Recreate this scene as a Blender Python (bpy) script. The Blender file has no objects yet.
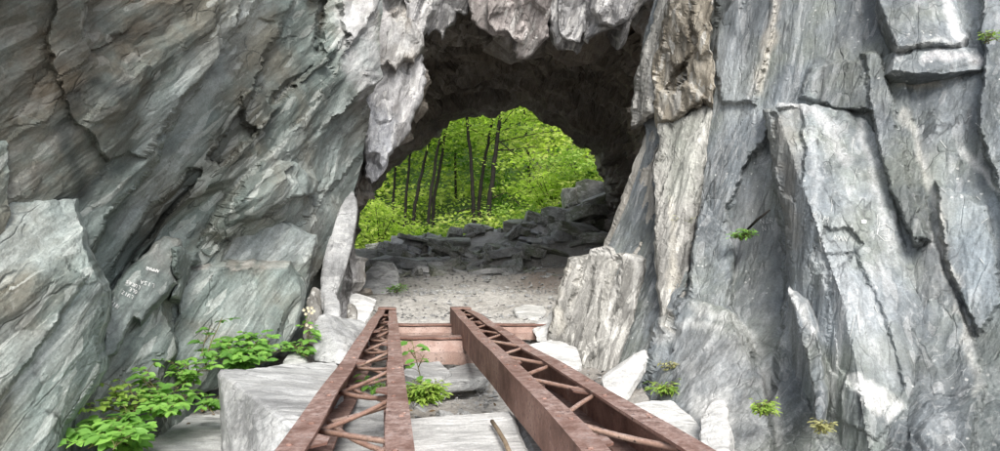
import bpy, bmesh, math, random
import numpy as np
from mathutils import Vector, Matrix
from mathutils.bvhtree import BVHTree
from mathutils.geometry import delaunay_2d_cdt

random.seed(7)
RNG = np.random.default_rng(11)
scene = bpy.context.scene
COL = scene.collection
CZ = 1.6                      # eye height
F = 620.0                     # focal length in photo pixels
PITCH = math.radians(3.37)
cP, sP = math.cos(PITCH), math.sin(PITCH)

# ------------------------------------------------------------------ geometry helpers
def P(px, py, Y):
    """world point(s) seen at photo position px,py at ground distance Y"""
    px = np.asarray(px, float); py = np.asarray(py, float); Y = np.asarray(Y, float)
    a = (px - 500.0) / F
    b = (225.5 - py) / F
    dy = cP - b * sP
    dz = sP + b * cP
    t = Y / dy
    return np.stack(np.broadcast_arrays(a * t, Y, dz * t + CZ), -1)

def V(px, py, Y):
    return Vector(P(px, py, Y).tolist())

def unit(v):
    v = np.asarray(v, float)
    return v / np.linalg.norm(v)

def smooth01(x):
    x = np.clip(x, 0, 1)
    return x * x * (3 - 2 * x)

def hash3(i, j, k, s):
    n = (i * 374761393 + j * 668265263 + k * 2147483647 + s * 974634541) & 0xFFFFFFFF
    n = ((n ^ (n >> 13)) * 1274126177) & 0xFFFFFFFF
    n = ((n ^ (n >> 16)) * 2246822519) & 0xFFFFFFFF
    return ((n ^ (n >> 15)) & 0xFFFFFF) / float(0xFFFFFF)

def vnoise(p, seed=0):
    """value noise -1..1"""
    f = np.floor(p).astype(np.int64)
    w = p - f
    w = w * w * w * (w * (w * 6 - 15) + 10)
    out = 0
    for dx in (0, 1):
        for dy in (0, 1):
            for dz in (0, 1):
                h = hash3(f[:, 0] + dx, f[:, 1] + dy, f[:, 2] + dz, seed)
                wt = (w[:, 0] if dx else 1 - w[:, 0]) * (w[:, 1] if dy else 1 - w[:, 1]) * (w[:, 2] if dz else 1 - w[:, 2])
                out = out + h * wt
    return out * 2 - 1

def fbm(p, oct=4, seed=0):
    a, s, o = 1.0, 0, 0
    for k in range(oct):
        o = o + a * vnoise(p * 2 ** k + 17.3 * k, seed + k)
        s += a; a *= 0.5
    return o / s

def facets(q, seed, band=0.16):
    """nearest jittered cell: (random height -1..1, random tilt term, cell random 0..1), chamfered where two cells meet"""
    f = np.floor(q).astype(np.int64)
    n = len(q)
    D = np.full((2, n), 1e9); I = np.zeros((2, n, 3), np.int64); C = np.zeros((2, n, 3))
    for dx in (-1, 0, 1):
        for dy in (-1, 0, 1):
            for dz in (-1, 0, 1):
                ijk = f + np.array([dx, dy, dz])
                i, j, k = ijk[:, 0], ijk[:, 1], ijk[:, 2]
                c = ijk + np.stack([hash3(i, j, k, seed + 1), hash3(i, j, k, seed + 2), hash3(i, j, k, seed + 3)], -1)
                d = np.sqrt(((q - c) ** 2).sum(1))
                m0 = d < D[0]; m1 = ~m0 & (d < D[1])
                D[1][m0] = D[0][m0]; I[1][m0] = I[0][m0]; C[1][m0] = C[0][m0]
                D[0][m0] = d[m0]; I[0][m0] = ijk[m0]; C[0][m0] = c[m0]
                D[1][m1] = d[m1]; I[1][m1] = ijk[m1]; C[1][m1] = c[m1]
    w = 0.5 + 0.5 * smooth01((D[1] - D[0]) / band)
    H = []; T = []
    for s in (0, 1):
        i, j, k = I[s][:, 0], I[s][:, 1], I[s][:, 2]
        H.append(hash3(i, j, k, seed + 4) * 2 - 1)
        t = np.stack([hash3(i, j, k, seed + 5 + m) * 2 - 1 for m in range(3)], -1)
        T.append((t * (q - C[s])).sum(1))
    c0 = hash3(I[0][:, 0], I[0][:, 1], I[0][:, 2], seed + 9)
    return H[0] * w + H[1] * (1 - w), T[0] * w + T[1] * (1 - w), c0

def basis(u, n):
    u = unit(u); n = unit(n)
    v = unit(np.cross(n, u)); w = np.cross(u, v)
    return np.stack([u, v, w])

def crag(p, B, layers, seed, warp=0.25):
    """broken slate relief: layers of (scale, stretch along cleavage, step, tilt)"""
    out = np.zeros(len(p)); cell = np.zeros(len(p))
    pw = p + warp * np.stack([fbm(p * 1.1 + 31 * k, 3, seed + 50 + k) for k in range(3)], -1)
    pw = pw + 0.018 * np.stack([vnoise(p * 7 + 11 * k, seed + 60 + k) for k in range(3)], -1)
    q = pw @ B.T
    for n, (sc, st, step, tl) in enumerate(layers):
        qq = q / np.array([sc * st, sc, sc])
        h, t, c = facets(qq, seed + 20 * n, (0.06, 0.13, 0.26)[n])
        out += step * h + tl * t
        cell += (c - 0.5) * (1.0 / (n + 1))
    qs = (p @ B.T)
    r = fbm(qs * np.array([1.2, 9, 9]), 4, seed + 7)
    out += 0.010 * r
    out += 0.004 * (1 - np.abs(fbm(qs * np.array([2.5, 20, 20]), 3, seed + 8)) * 2)
    return out, np.clip(0.5 + cell * 0.7, 0, 1)

def mesh_from(name, verts, quads=None, tris=None, attrs=None, smooth=False):
    me = bpy.data.meshes.new(name)
    verts = np.asarray(verts, np.float32)
    nq = 0 if quads is None else len(quads)
    nt = 0 if tris is None else len(tris)
    me.vertices.add(len(verts)); me.vertices.foreach_set('co', verts.ravel())
    loops = []
    if nq: loops.append(np.asarray(quads, np.int32).ravel())
    if nt: loops.append(np.asarray(tris, np.int32).ravel())
    loops = np.concatenate(loops)
    me.loops.add(len(loops)); me.loops.foreach_set('vertex_index', loops)
    me.polygons.add(nq + nt)
    st = np.concatenate([np.arange(nq) * 4, nq * 4 + np.arange(nt) * 3]).astype(np.int32)
    tot = np.concatenate([np.full(nq, 4), np.full(nt, 3)]).astype(np.int32)
    me.polygons.foreach_set('loop_start', st); me.polygons.foreach_set('loop_total', tot)
    me.polygons.foreach_set('use_smooth', np.full(nq + nt, smooth))
    me.update(calc_edges=True)
    me.validate()
    for k, a in (attrs or {}).items():
        a = np.asarray(a, np.float32)
        if a.ndim == 1:
            at = me.attributes.new(k, 'FLOAT', 'POINT'); at.data.foreach_set('value', a)
        else:
            at = me.attributes.new(k, 'FLOAT_COLOR', 'POINT'); at.data.foreach_set('color', a.ravel())
    return me

def link(name, me, mat, parent=None):
    o = bpy.data.objects.new(name, me); COL.objects.link(o)
    if mat and not me.materials: me.materials.append(mat)
    if parent: o.parent = parent
    return o

def empty(name, loc=(0, 0, 0)):
    o = bpy.data.objects.new(name, None); COL.objects.link(o); o.location = loc
    o.empty_display_size = 0.1
    return o

def tag(o, label=None, cat=None, group=None, kind=None):
    if label: o['label'] = label
    if cat: o['category'] = cat
    if group: o['group'] = group
    if kind: o['kind'] = kind
    return o

def child_of(o, root):
    """parent o (built in world space) to an empty that only has a location"""
    o.parent = root
    o.location = o.location - root.location
    return o

def from_bm(name, bm, mat, parent=None, smooth=False):
    me = bpy.data.meshes.new(name)
    bmesh.ops.recalc_face_normals(bm, faces=bm.faces)
    bm.to_mesh(me); bm.free()
    for p in me.polygons: p.use_smooth = smooth
    return link(name, me, mat, parent)

def grid_quads(nr, nc):
    i = np.arange(nr * nc).reshape(nr, nc)
    return np.stack([i[:-1, :-1], i[:-1, 1:], i[1:, 1:], i[1:, :-1]], -1).reshape(-1, 4)

def grid_normals(g):
    du = np.gradient(g, axis=1); dv = np.gradient(g, axis=0)
    n = np.cross(du, dv)
    return n / (np.linalg.norm(n, axis=-1, keepdims=True) + 1e-9)

def tps(ctrl):
    """thin plate interpolation of 1/Y over photo position"""
    c = np.asarray(ctrl, float)
    xy = c[:, :2] / 500.0; val = 1.0 / c[:, 2]
    n = len(c)
    def U(r2): return 0.5 * r2 * np.log(r2 + 1e-9)
    K = U(((xy[:, None] - xy[None]) ** 2).sum(-1)) + 1e-4 * np.eye(n)
    Pm = np.hstack([np.ones((n, 1)), xy])
    A = np.block([[K, Pm], [Pm.T, np.zeros((3, 3))]])
    w = np.linalg.solve(A, np.concatenate([val, np.zeros(3)]))
    def f(px, py):
        q = np.stack([np.asarray(px, float).ravel(), np.asarray(py, float).ravel()], -1) / 500.0
        out = np.empty(len(q))
        for a in range(0, len(q), 40000):
            s = q[a:a + 40000]
            out[a:a + 40000] = U(((s[:, None] - xy[None]) ** 2).sum(-1)) @ w[:n] + w[n] + s @ w[n + 1:]
        return np.clip(out, 1 / 14.0, 1 / 1.3).reshape(np.shape(px))
    return f

def inpoly(px, py, poly):
    inside = np.zeros(px.shape, bool)
    n = len(poly)
    for a in range(n):
        x0, y0 = poly[a]; x1, y1 = poly[(a + 1) % n]
        if y0 == y1: continue
        c = ((y0 > py) != (y1 > py)) & (px < (x1 - x0) * (py - y0) / (y1 - y0) + x0)
        inside ^= c
    return inside

def segdist(px, py, line):
    d = np.full(px.shape, 1e9)
    for (x0, y0), (x1, y1) in zip(line[:-1], line[1:]):
        dx, dy = x1 - x0, y1 - y0
        t = np.clip(((px - x0) * dx + (py - y0) * dy) / (dx * dx + dy * dy + 1e-9), 0, 1)
        d = np.minimum(d, np.hypot(px - x0 - t * dx, py - y0 - t * dy))
    return d

def axis(lo, hi, step, lo_out, hi_out, grow=1.25):
    """fine spacing lo..hi, growing outside"""
    c = list(np.arange(lo, hi + step, step))
    s = step; x = c[0]; left = []
    while x > lo_out:
        s *= grow; x -= min(s, 40); left.append(x)
    s = step; x = c[-1]; right = []
    while x < hi_out:
        s *= grow; x += min(s, 40); right.append(x)
    return np.array(left[::-1] + c + right)

def blend(st, col, w):
    """lay a stain of colour col with weight w over rgba stain layer st"""
    w = np.clip(w, 0, 1)
    a = st[:, 3]
    na = a + (1 - a) * w
    for k in range(3):
        st[:, k] = np.where(na > 1e-6, (st[:, k] * a * (1 - w) + col[k] * w) / np.maximum(a * (1 - w) + w, 1e-6), st[:, k])
    st[:, 3] = na

# ------------------------------------------------------------------ materials
def nmat(name):
    m = bpy.data.materials.new(name); m.use_nodes = True
    nt = m.node_tree; nt.nodes.clear()
    out = nt.nodes.new('ShaderNodeOutputMaterial')
    bs = nt.nodes.new('ShaderNodeBsdfPrincipled')
    nt.links.new(bs.outputs[0], out.inputs[0])
    return m, nt, bs, out

class G:
    def __init__(s, nt): s.nt = nt
    def n(s, t, **kw):
        x = s.nt.nodes.new(t)
        for k, v in kw.items(): setattr(x, k, v)
        return x
    def l(s, a, b): s.nt.links.new(a, b)
    def noise(s, vec, scale, detail=6, rough=0.6, dist=0.0):
        x = s.n('ShaderNodeTexNoise'); x.inputs['Scale'].default_value = scale
        x.inputs['Detail'].default_value = detail; x.inputs['Roughness'].default_value = rough
        x.inputs['Distortion'].default_value = dist
        if vec is not None: s.l(vec, x.inputs['Vector'])
        return x.outputs['Fac']
    def ramp(s, fac, stops):
        x = s.n('ShaderNodeValToRGB'); e = x.color_ramp.elements
        while len(e) < len(stops): e.new(0.5)
        for k, (p, c) in enumerate(stops):
            e[k].position = p
            e[k].color = (*c, 1) if hasattr(c, '__len__') else (c, c, c, 1)
        s.l(fac, x.inputs[0]); return x.outputs[0]
    def mix(s, fac, a, b, mode='MIX'):
        x = s.n('ShaderNodeMix', data_type='RGBA', blend_type=mode)
        for i, v in ((0, fac), (6, a), (7, b)):
            if isinstance(v, (int, float)): x.inputs[i].default_value = v
            elif isinstance(v, tuple): x.inputs[i].default_value = (*v, 1)
            else: s.l(v, x.inputs[i])
        return x.outputs[2]
    def math(s, op, a, b=0.0, clamp=False):
        x = s.n('ShaderNodeMath', operation=op, use_clamp=clamp)
        for i, v in ((0, a), (1, b)):
            if isinstance(v, (int, float)): x.inputs[i].default_value = v
            else: s.l(v, x.inputs[i])
        return x.outputs[0]
    def frame(s, pos, B, sc):
        c = s.n('ShaderNodeCombineXYZ')
        for i in range(3):
            d = s.n('ShaderNodeVectorMath', operation='DOT_PRODUCT'); s.l(pos, d.inputs[0])
            d.inputs[1].default_value = tuple(float(x) * sc[i] for x in B[i])
            s.l(d.outputs['Value'], c.inputs[i])
        return c.outputs[0]

def rock_mat(name, dark, mid, light, B, pale=(0.55, 0.55, 0.53), veins=0.5, contrast=1.0, local=False, bump=0.5, tint=None, speck=0.0, scale=1.0, cellamt=1.0, along=(0.9, 6.0), flake=1.0):
    m, nt, bs, out = nmat(name); g = G(nt)
    if local:
        pos = g.n('ShaderNodeTexCoord').outputs['Object']
    else:
        pos = g.n('ShaderNodeNewGeometry').outputs['Position']
    st = g.frame(pos, B, (along[0] * scale, along[1] * scale, along[1] * scale))
    fine = g.frame(pos, B, (9 * scale, 26 * scale, 26 * scale))
    n1 = g.noise(st, 1.0, 7, 0.66, 0.15)
    n2 = g.noise(pos, 1.3 * scale, 6, 0.6)
    n3 = g.noise(fine, 1.0, 5, 0.78, 0.0)
    base = g.ramp(n1, [(0.36, dark), (0.5, mid), (0.65, light)])
    if tint:
        base = g.mix(g.ramp(n2, [(0.45, 0.0), (0.62, 0.85)]), base, tint)
    base = g.mix(g.ramp(n2, [(0.40, 0.4), (0.60, 0.0)]), base, tuple(c * 0.62 for c in mid))
    n5 = g.noise(g.frame(pos, B, (0.35 * scale, 0.9 * scale, 0.9 * scale)), 1.0, 5, 0.55, 0.3)
    base = g.mix(1.0, base, g.ramp(n5, [(0.36, 0.66), (0.5, 1.0), (0.64, 1.30)]), 'MULTIPLY')
    # calcite veins along and across the cleavage
    def vein(vec, sc, w, d):
        n = g.noise(vec, sc, 3, 0.5, d)
        a = g.math('ABSOLUTE', g.math('SUBTRACT', n, 0.5))
        return g.ramp(a, [(0.0, 1.0), (w, 0.0)])
    v = g.math('MAXIMUM', vein(st, 0.7, 0.012, 1.2), vein(pos, 1.6 * scale, 0.008, 1.5))
    v = g.math('MULTIPLY', v, g.ramp(g.noise(pos, 0.9 * scale, 4), [(0.42, 0.0), (0.6, 1.0)]))
    v = g.math('MULTIPLY', v, g.ramp(n3, [(0.35, 0.1), (0.6, 1.0)]))
    base = g.mix(g.math('MULTIPLY', v, veins), base, pale)
    # chalky bloom
    bl = g.math('MULTIPLY', g.ramp(g.noise(st, 0.8, 6, 0.75, 0.4), [(0.55, 0.0), (0.68, 1.0)]), 0.55 * veins)
    base = g.mix(bl, base, pale)
    if speck:
        vo = g.n('ShaderNodeTexVoronoi'); vo.inputs['Scale'].default_value = 16 * scale; g.l(pos, vo.inputs['Vector'])
        sp = g.math('MULTIPLY', g.ramp(vo.outputs['Distance'], [(0.10, 1.0), (0.17, 0.0)]), g.ramp(g.noise(pos, 2.2 * scale, 3), [(0.52, 0.0), (0.62, speck)]))
        base = g.mix(sp, base, (0.6, 0.6, 0.58))
    # flaked patches with crisp edges, and hairline fractures
    def flakes(sx, sw, thr, soft):
        vv = g.frame(pos, B, (sx * scale, sw * scale, sw * scale))
        wv = g.n('ShaderNodeVectorMath', operation='MULTIPLY_ADD')
        nz_ = g.n('ShaderNodeTexNoise'); nz_.inputs['Scale'].default_value = 6 * scale; nz_.inputs['Detail'].default_value = 3; g.l(pos, nz_.inputs['Vector'])
        g.l(nz_.outputs['Color'], wv.inputs[0]); wv.inputs[1].default_value = (0.45, 0.45, 0.45); g.l(vv, wv.inputs[2])
        vo_ = g.n('ShaderNodeTexVoronoi'); vo_.inputs['Scale'].default_value = 1.0; g.l(wv.outputs[0], vo_.inputs['Vector'])
        sp_ = g.n('ShaderNodeSeparateColor'); g.l(vo_.outputs['Color'], sp_.inputs[0])
        ve = g.n('ShaderNodeTexVoronoi', feature='DISTANCE_TO_EDGE'); ve.inputs['Scale'].default_value = 1.0; g.l(wv.outputs[0], ve.inputs['Vector'])
        return g.ramp(sp_.outputs[0], [(thr, 0.0), (thr + soft, 1.0)]), ve.outputs['Distance'], sp_.outputs[1]
    f1, e1, r1 = flakes(1.3, 7.5, 0.84, 0.03)
    f2, e2, r2 = flakes(4.0, 24.0, 0.85, 0.03)
    base = g.mix(1.0, base, g.ramp(r1, [(0.0, 0.86), (1.0, 1.13)]), 'MULTIPLY')
    base = g.mix(g.math('MULTIPLY', f1, 0.20 * flake), base, pale)
    base = g.mix(g.math('MULTIPLY', f2, 0.42 * flake), base, pale)
    hair = g.math('MULTIPLY', g.ramp(e1, [(0.0, 1.0), (0.035, 0.0)]), g.ramp(g.noise(pos, 2.6 * scale, 4), [(0.50, 0.0), (0.58, 0.7)]))
    base = g.mix(g.math('MULTIPLY', hair, flake), base, tuple(c * 0.35 for c in dark))
    # dark seams along the cleavage
    sm = vein(g.frame(pos, B, (0.5 * scale, 3.2 * scale, 3.2 * scale)), 1.0, 0.014, 0.7)
    sm = g.math('MULTIPLY', sm, g.ramp(g.noise(pos, 1.7 * scale, 4), [(0.46, 0.0), (0.56, 0.75)]))
    base = g.mix(sm, base, tuple(c * 0.3 for c in dark))
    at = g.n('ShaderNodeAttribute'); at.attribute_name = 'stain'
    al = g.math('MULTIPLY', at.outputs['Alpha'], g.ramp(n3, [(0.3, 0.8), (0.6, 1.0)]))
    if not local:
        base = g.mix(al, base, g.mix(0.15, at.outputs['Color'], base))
        ce = g.n('ShaderNodeAttribute'); ce.attribute_name = 'cell'
        k = g.ramp(ce.outputs['Fac'], [(0.0, 1 - 0.28 * cellamt), (1.0, 1 + 0.22 * cellamt)])
        base = g.mix(1.0, base, k, 'MULTIPLY')
    base = g.mix(1.0, base, g.ramp(n3, [(0.34, 0.76), (0.66, 1.18)]), 'MULTIPLY')
    grain = g.noise(pos, 70 * scale, 4, 0.8)
    base = g.mix(1.0, base, g.ramp(grain, [(0.34, 0.78), (0.66, 1.18)]), 'MULTIPLY')
    g.l(base, bs.inputs['Base Color'])
    bs.inputs['Roughness'].default_value = 0.62
    bs.inputs['Specular IOR Level'].default_value = 0.35
    h = g.math('ADD', g.math('MULTIPLY', n1, 1.0), g.math('MULTIPLY', n3, 0.6))
    h = g.math('ADD', h, g.math('MULTIPLY', g.math('SUBTRACT', g.math('MULTIPLY', r2, 0.25), hair), 0.8))
    h = g.math('ADD', h, g.math('MULTIPLY', g.noise(pos, 45 * scale, 5, 0.7), 0.35))
    b = g.n('ShaderNodeBump'); b.inputs['Strength'].default_value = bump; b.inputs['Distance'].default_value = 0.03 / scale
    g.l(h, b.inputs['Height']); g.l(b.outputs[0], bs.inputs['Normal'])
    return m

B_LEFT = basis((0.20, 0.72, 0.66), (1, -0.35, -0.2))
B_RIGHT = basis((0.14, 0.05, 1.0), (-0.5, -1, 0.2))
B_FLUTE = basis((0.26, 0.10, 1.0), (-0.6, -1, 0.2))
B_ARCH = basis((0.35, -0.25, 1.0), (0, -1, 0))
B_TUN = basis((0.9, 0.5, 0.25), (0, 0, 1))
B_FLAT = basis((1, 0.2, 0.05), (0, 0, 1))

M = {}
M['left'] = rock_mat('slate_green_grey', (0.075, 0.09, 0.08), (0.168, 0.205, 0.19), (0.31, 0.36, 0.34), B_LEFT, veins=0.35, pale=(0.48, 0.5, 0.47), tint=(0.15, 0.14, 0.11))
M['right'] = rock_mat('slate_blue_grey', (0.085, 0.098, 0.106), (0.165, 0.186, 0.20), (0.275, 0.298, 0.312), B_RIGHT, veins=0.5, pale=(0.48, 0.485, 0.485), tint=(0.165, 0.18, 0.16), speck=0.8, flake=0.55)
M['flute'] = rock_mat('slate_warm_grey', (0.15, 0.145, 0.132), (0.25, 0.245, 0.228), (0.37, 0.36, 0.335), B_FLUTE, veins=0.8, pale=(0.62, 0.61, 0.57))
M['tan'] = rock_mat('slate_tan', (0.17, 0.145, 0.11), (0.28, 0.25, 0.20), (0.38, 0.35, 0.30), B_FLUTE, veins=0.4)
M['arch'] = rock_mat('slate_pale_lilac', (0.13, 0.12, 0.105), (0.26, 0.255, 0.25), (0.42, 0.42, 0.42), B_ARCH, veins=0.5, tint=(0.17, 0.15, 0.125))
M['hang'] = rock_mat('slate_hanging', (0.145, 0.14, 0.138), (0.27, 0.268, 0.272), (0.43, 0.425, 0.43), B_ARCH, veins=0.6, pale=(0.7, 0.69, 0.67))
M['pink'] = rock_mat('slate_pink', (0.16, 0.142, 0.134), (0.29, 0.262, 0.252), (0.42, 0.388, 0.375), B_ARCH, veins=0.5)
M['boulder'] = rock_mat('boulder_grey', (0.27, 0.275, 0.275), (0.36, 0.365, 0.365), (0.46, 0.465, 0.46), B_FLAT, veins=0.25, local=True, scale=1.4, bump=0.4, along=(2.5, 4.0), flake=0.5)
M['white_rock'] = rock_mat('boulder_white', (0.44, 0.44, 0.43), (0.57, 0.568, 0.555), (0.69, 0.685, 0.67), B_FLAT, veins=0.2, local=True, scale=1.2, bump=0.4, along=(2.5, 4.0), flake=0.5)
M['dark_rock'] = rock_mat('rubble_dark', (0.16, 0.16, 0.145), (0.31, 0.31, 0.285), (0.48, 0.48, 0.45), B_FLAT, veins=0.3, local=True, scale=1.5, tint=(0.10, 0.115, 0.06))
M['brown_rock'] = rock_mat('stone_brown_grey', (0.12, 0.11, 0.095), (0.21, 0.20, 0.18), (0.32, 0.31, 0.29), basis((0, 0, 1), (1, 0, 0)), veins=0.3, local=True, scale=1.4)

def ground_mat():
    m, nt, bs, out = nmat('dusty_gravel'); g = G(nt)
    pos = g.n('ShaderNodeNewGeometry').outputs['Position']
    n1 = g.noise(pos, 1.2, 8, 0.65); n2 = g.noise(pos, 14, 6, 0.7); n3 = g.noise(pos, 60, 4, 0.7)
    base = g.ramp(n1, [(0.35, (0.34, 0.325, 0.30)), (0.5, (0.46, 0.445, 0.42)), (0.65, (0.56, 0.545, 0.52))])
    base = g.mix(1.0, base, g.ramp(n2, [(0.3, 0.7), (0.7, 1.2)]), 'MULTIPLY')
    base = g.mix(1.0, base, g.ramp(n3, [(0.3, 0.75), (0.7, 1.2)]), 'MULTIPLY')
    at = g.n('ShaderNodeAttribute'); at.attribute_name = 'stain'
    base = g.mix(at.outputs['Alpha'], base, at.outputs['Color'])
    g.l(base, bs.inputs['Base Color']); bs.inputs['Roughness'].default_value = 0.95
    vo = g.n('ShaderNodeTexVoronoi'); vo.inputs['Scale'].default_value = 22; g.l(pos, vo.inputs['Vector'])
    h = g.math('ADD', g.math('MULTIPLY', vo.outputs['Distance'], -0.8), g.math('ADD', n2, n3))
    b = g.n('ShaderNodeBump'); b.inputs['Strength'].default_value = 0.7; b.inputs['Distance'].default_value = 0.03
    g.l(h, b.inputs['Height']); g.l(b.outputs[0], bs.inputs['Normal'])
    return m
M['ground'] = ground_mat()

def rust_mat(name, a, b_, c, gl=0.2):
    m, nt, bs, out = nmat(name); g = G(nt)
    pos = g.n('ShaderNodeTexCoord').outputs['Object']
    n1 = g.noise(pos, 3.5, 8, 0.65, 0.4); n2 = g.noise(pos, 28, 6, 0.7); n3 = g.noise(pos, 110, 4, 0.7)
    base = g.ramp(n1, [(0.36, a), (0.5, b_), (0.64, c)])
    base = g.mix(g.ramp(n2, [(0.56, 0.0), (0.7, 0.6)]), base, (0.045, 0.028, 0.024))
    base = g.mix(g.ramp(g.noise(pos, 9, 6, 0.7), [(0.60, 0.0), (0.72, 0.55)]), base, (0.42, 0.33, 0.28))
    # paler, greyer speckled rust on upward faces
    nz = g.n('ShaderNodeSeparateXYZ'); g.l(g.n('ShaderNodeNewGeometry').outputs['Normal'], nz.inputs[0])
    pale_top = g.math('MULTIPLY', g.ramp(nz.outputs['Z'], [(0.5, 0.0), (0.9, 1.0)]), g.ramp(n1, [(0.36, 0.25), (0.6, 0.8)]))
    base = g.mix(pale_top, base, g.ramp(n2, [(0.40, (0.12, 0.075, 0.066)), (0.52, (0.27, 0.195, 0.175)), (0.66, (0.42, 0.35, 0.33))]))
    sp = g.n('ShaderNodeTexVoronoi'); sp.inputs['Scale'].default_value = 38; g.l(pos, sp.inputs['Vector'])
    base = g.mix(g.math('MULTIPLY', g.ramp(sp.outputs['Distance'], [(0.16, 1.0), (0.26, 0.0)]), g.ramp(n1, [(0.5, 0.0), (0.6, 0.85)])), base, (0.035, 0.022, 0.02))
    base = g.mix(1.0, base, g.ramp(n3, [(0.3, 0.75), (0.7, 1.2)]), 'MULTIPLY')
    g.l(base, bs.inputs['Base Color']); bs.inputs['Roughness'].default_value = 0.7
    bs.inputs['Metallic'].default_value = gl
    bp = g.n('ShaderNodeBump'); bp.inputs['Strength'].default_value = 0.45; bp.inputs['Distance'].default_value = 0.006
    g.l(g.math('ADD', n2, g.math('MULTIPLY', n3, 0.6)), bp.inputs['Height']); g.l(bp.outputs[0], bs.inputs['Normal'])
    return m
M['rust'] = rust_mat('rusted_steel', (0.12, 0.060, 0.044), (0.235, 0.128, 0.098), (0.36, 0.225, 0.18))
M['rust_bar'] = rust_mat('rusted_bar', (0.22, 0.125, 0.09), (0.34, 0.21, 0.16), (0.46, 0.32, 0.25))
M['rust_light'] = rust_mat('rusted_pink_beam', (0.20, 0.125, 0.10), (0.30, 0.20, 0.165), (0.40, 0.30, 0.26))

def leaf_mat(name, c0, c1, trans=0.5):
    m, nt, bs, out = nmat(name); g = G(nt)
    ce = g.n('ShaderNodeAttribute'); ce.attribute_name = 'cell'
    col = g.ramp(ce.outputs['Fac'], [(0.0, c0), (1.0, c1)])
    g.l(col, bs.inputs['Base Color']); bs.inputs['Roughness'].default_value = 0.5
    bs.inputs['Specular IOR Level'].default_value = 0.3
    tr = g.n('ShaderNodeBsdfTranslucent')
    g.l(g.mix(1.0, col, (1.05, 1.3, 0.6), 'MULTIPLY'), tr.inputs['Color'])
    mx = g.n('ShaderNodeMixShader'); mx.inputs[0].default_value = trans
    g.l(bs.outputs[0], mx.inputs[1]); g.l(tr.outputs[0], mx.inputs[2]); g.l(mx.outputs[0], out.inputs[0])
    return m
M['leaf_tree'] = leaf_mat('leaf_beech', (0.07, 0.15, 0.015), (0.60, 0.70, 0.16), 0.6)
M['leaf_far'] = leaf_mat('leaf_far_wood', (0.06, 0.14, 0.015), (0.78, 0.82, 0.24), 0.55)
M['leaf_bramble'] = leaf_mat('leaf_bramble', (0.07, 0.19, 0.035), (0.22, 0.42, 0.08), 0.35)
M['leaf_light'] = leaf_mat('leaf_yellow_green', (0.16, 0.28, 0.05), (0.36, 0.48, 0.10), 0.4)
M['leaf_dry'] = leaf_mat('leaf_dry', (0.25, 0.22, 0.10), (0.42, 0.42, 0.2), 0.3)
M['petal'] = leaf_mat('petal_cream', (0.6, 0.5, 0.36), (0.75, 0.7, 0.6), 0.3)

def plain(name, a, b_, scale=8, rough=0.85):
    m, nt, bs, out = nmat(name); g = G(nt)
    pos = g.n('ShaderNodeTexCoord').outputs['Object']
    g.l(g.ramp(g.noise(pos, scale, 6, 0.65), [(0.35, a), (0.65, b_)]), bs.inputs['Base Color'])
    bs.inputs['Roughness'].default_value = rough; bs.inputs['Specular IOR Level'].default_value = 0.15
    b = g.n('ShaderNodeBump'); b.inputs['Strength'].default_value = 0.4; b.inputs['Distance'].default_value = 0.02
    g.l(g.noise(pos, scale * 4, 5, 0.7), b.inputs['Height']); g.l(b.outputs[0], bs.inputs['Normal'])
    return m
M['bark'] = plain('bark_dark', (0.008, 0.007, 0.006), (0.022, 0.019, 0.016))
M['stem'] = plain('stem_green', (0.10, 0.10, 0.04), (0.18, 0.16, 0.07), 20)
M['twig'] = plain('twig_dry', (0.16, 0.12, 0.08), (0.26, 0.20, 0.14), 20)
M['chalk'] = plain('chalk_white', (0.48, 0.49, 0.48), (0.72, 0.72, 0.70), 90)
M['dead'] = plain('dark_twig', (0.02, 0.018, 0.016), (0.05, 0.045, 0.04), 20)
#==BUILD==
# ------------------------------------------------------------------ cliffs
def noise_px(px, py, amp, seed, sc=0.06):
    q = np.stack([px.ravel() * sc, py.ravel() * sc, np.full(px.size, seed * 3.7)], -1)
    return (amp * fbm(q, 4, seed)).reshape(px.shape)

def apply_relief(px, py, inv, relief, seed):
    """raise or sink ragged-edged areas of a face by some metres"""
    wx = px + noise_px(px, py, 5, seed + 1) + noise_px(px, py, 2.5, seed + 3, 0.22)
    wy = py + noise_px(px, py, 5, seed + 2) + noise_px(px, py, 2.5, seed + 4, 0.22)
    Y = 1 / inv
    for poly, d in relief:
        ins = inpoly(wx, wy, poly)
        e = segdist(wx, wy, list(poly) + list(poly[:1]))
        Y = Y - d * smooth01(0.5 + np.where(ins, e, -e) / 4.5)
    return 1 / np.clip(Y, 1.2, 15)

def lay_stains(px, py, stains, seed):
    st = np.zeros((px.size, 4))
    x = (px + noise_px(px, py, 9, seed + 5, 0.05)).ravel(); y = (py + noise_px(px, py, 9, seed + 6, 0.05)).ravel()
    for kind, geo, col, w, soft in stains:
        if kind == 'poly':
            ins = inpoly(x, y, geo); d = segdist(x, y, geo + geo[:1])
            s = np.where(ins, 0.5 + d / (2 * soft), 0.5 - d / (2 * soft))
        else:
            s = 1 - segdist(x, y, geo) / soft
        n = noise_px(px, py, 1.0, seed + 9, 0.09).ravel()
        blend(st, col, w * smooth01(s) * np.clip(0.85 + 0.6 * n, 0, 1))
    return st

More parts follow.
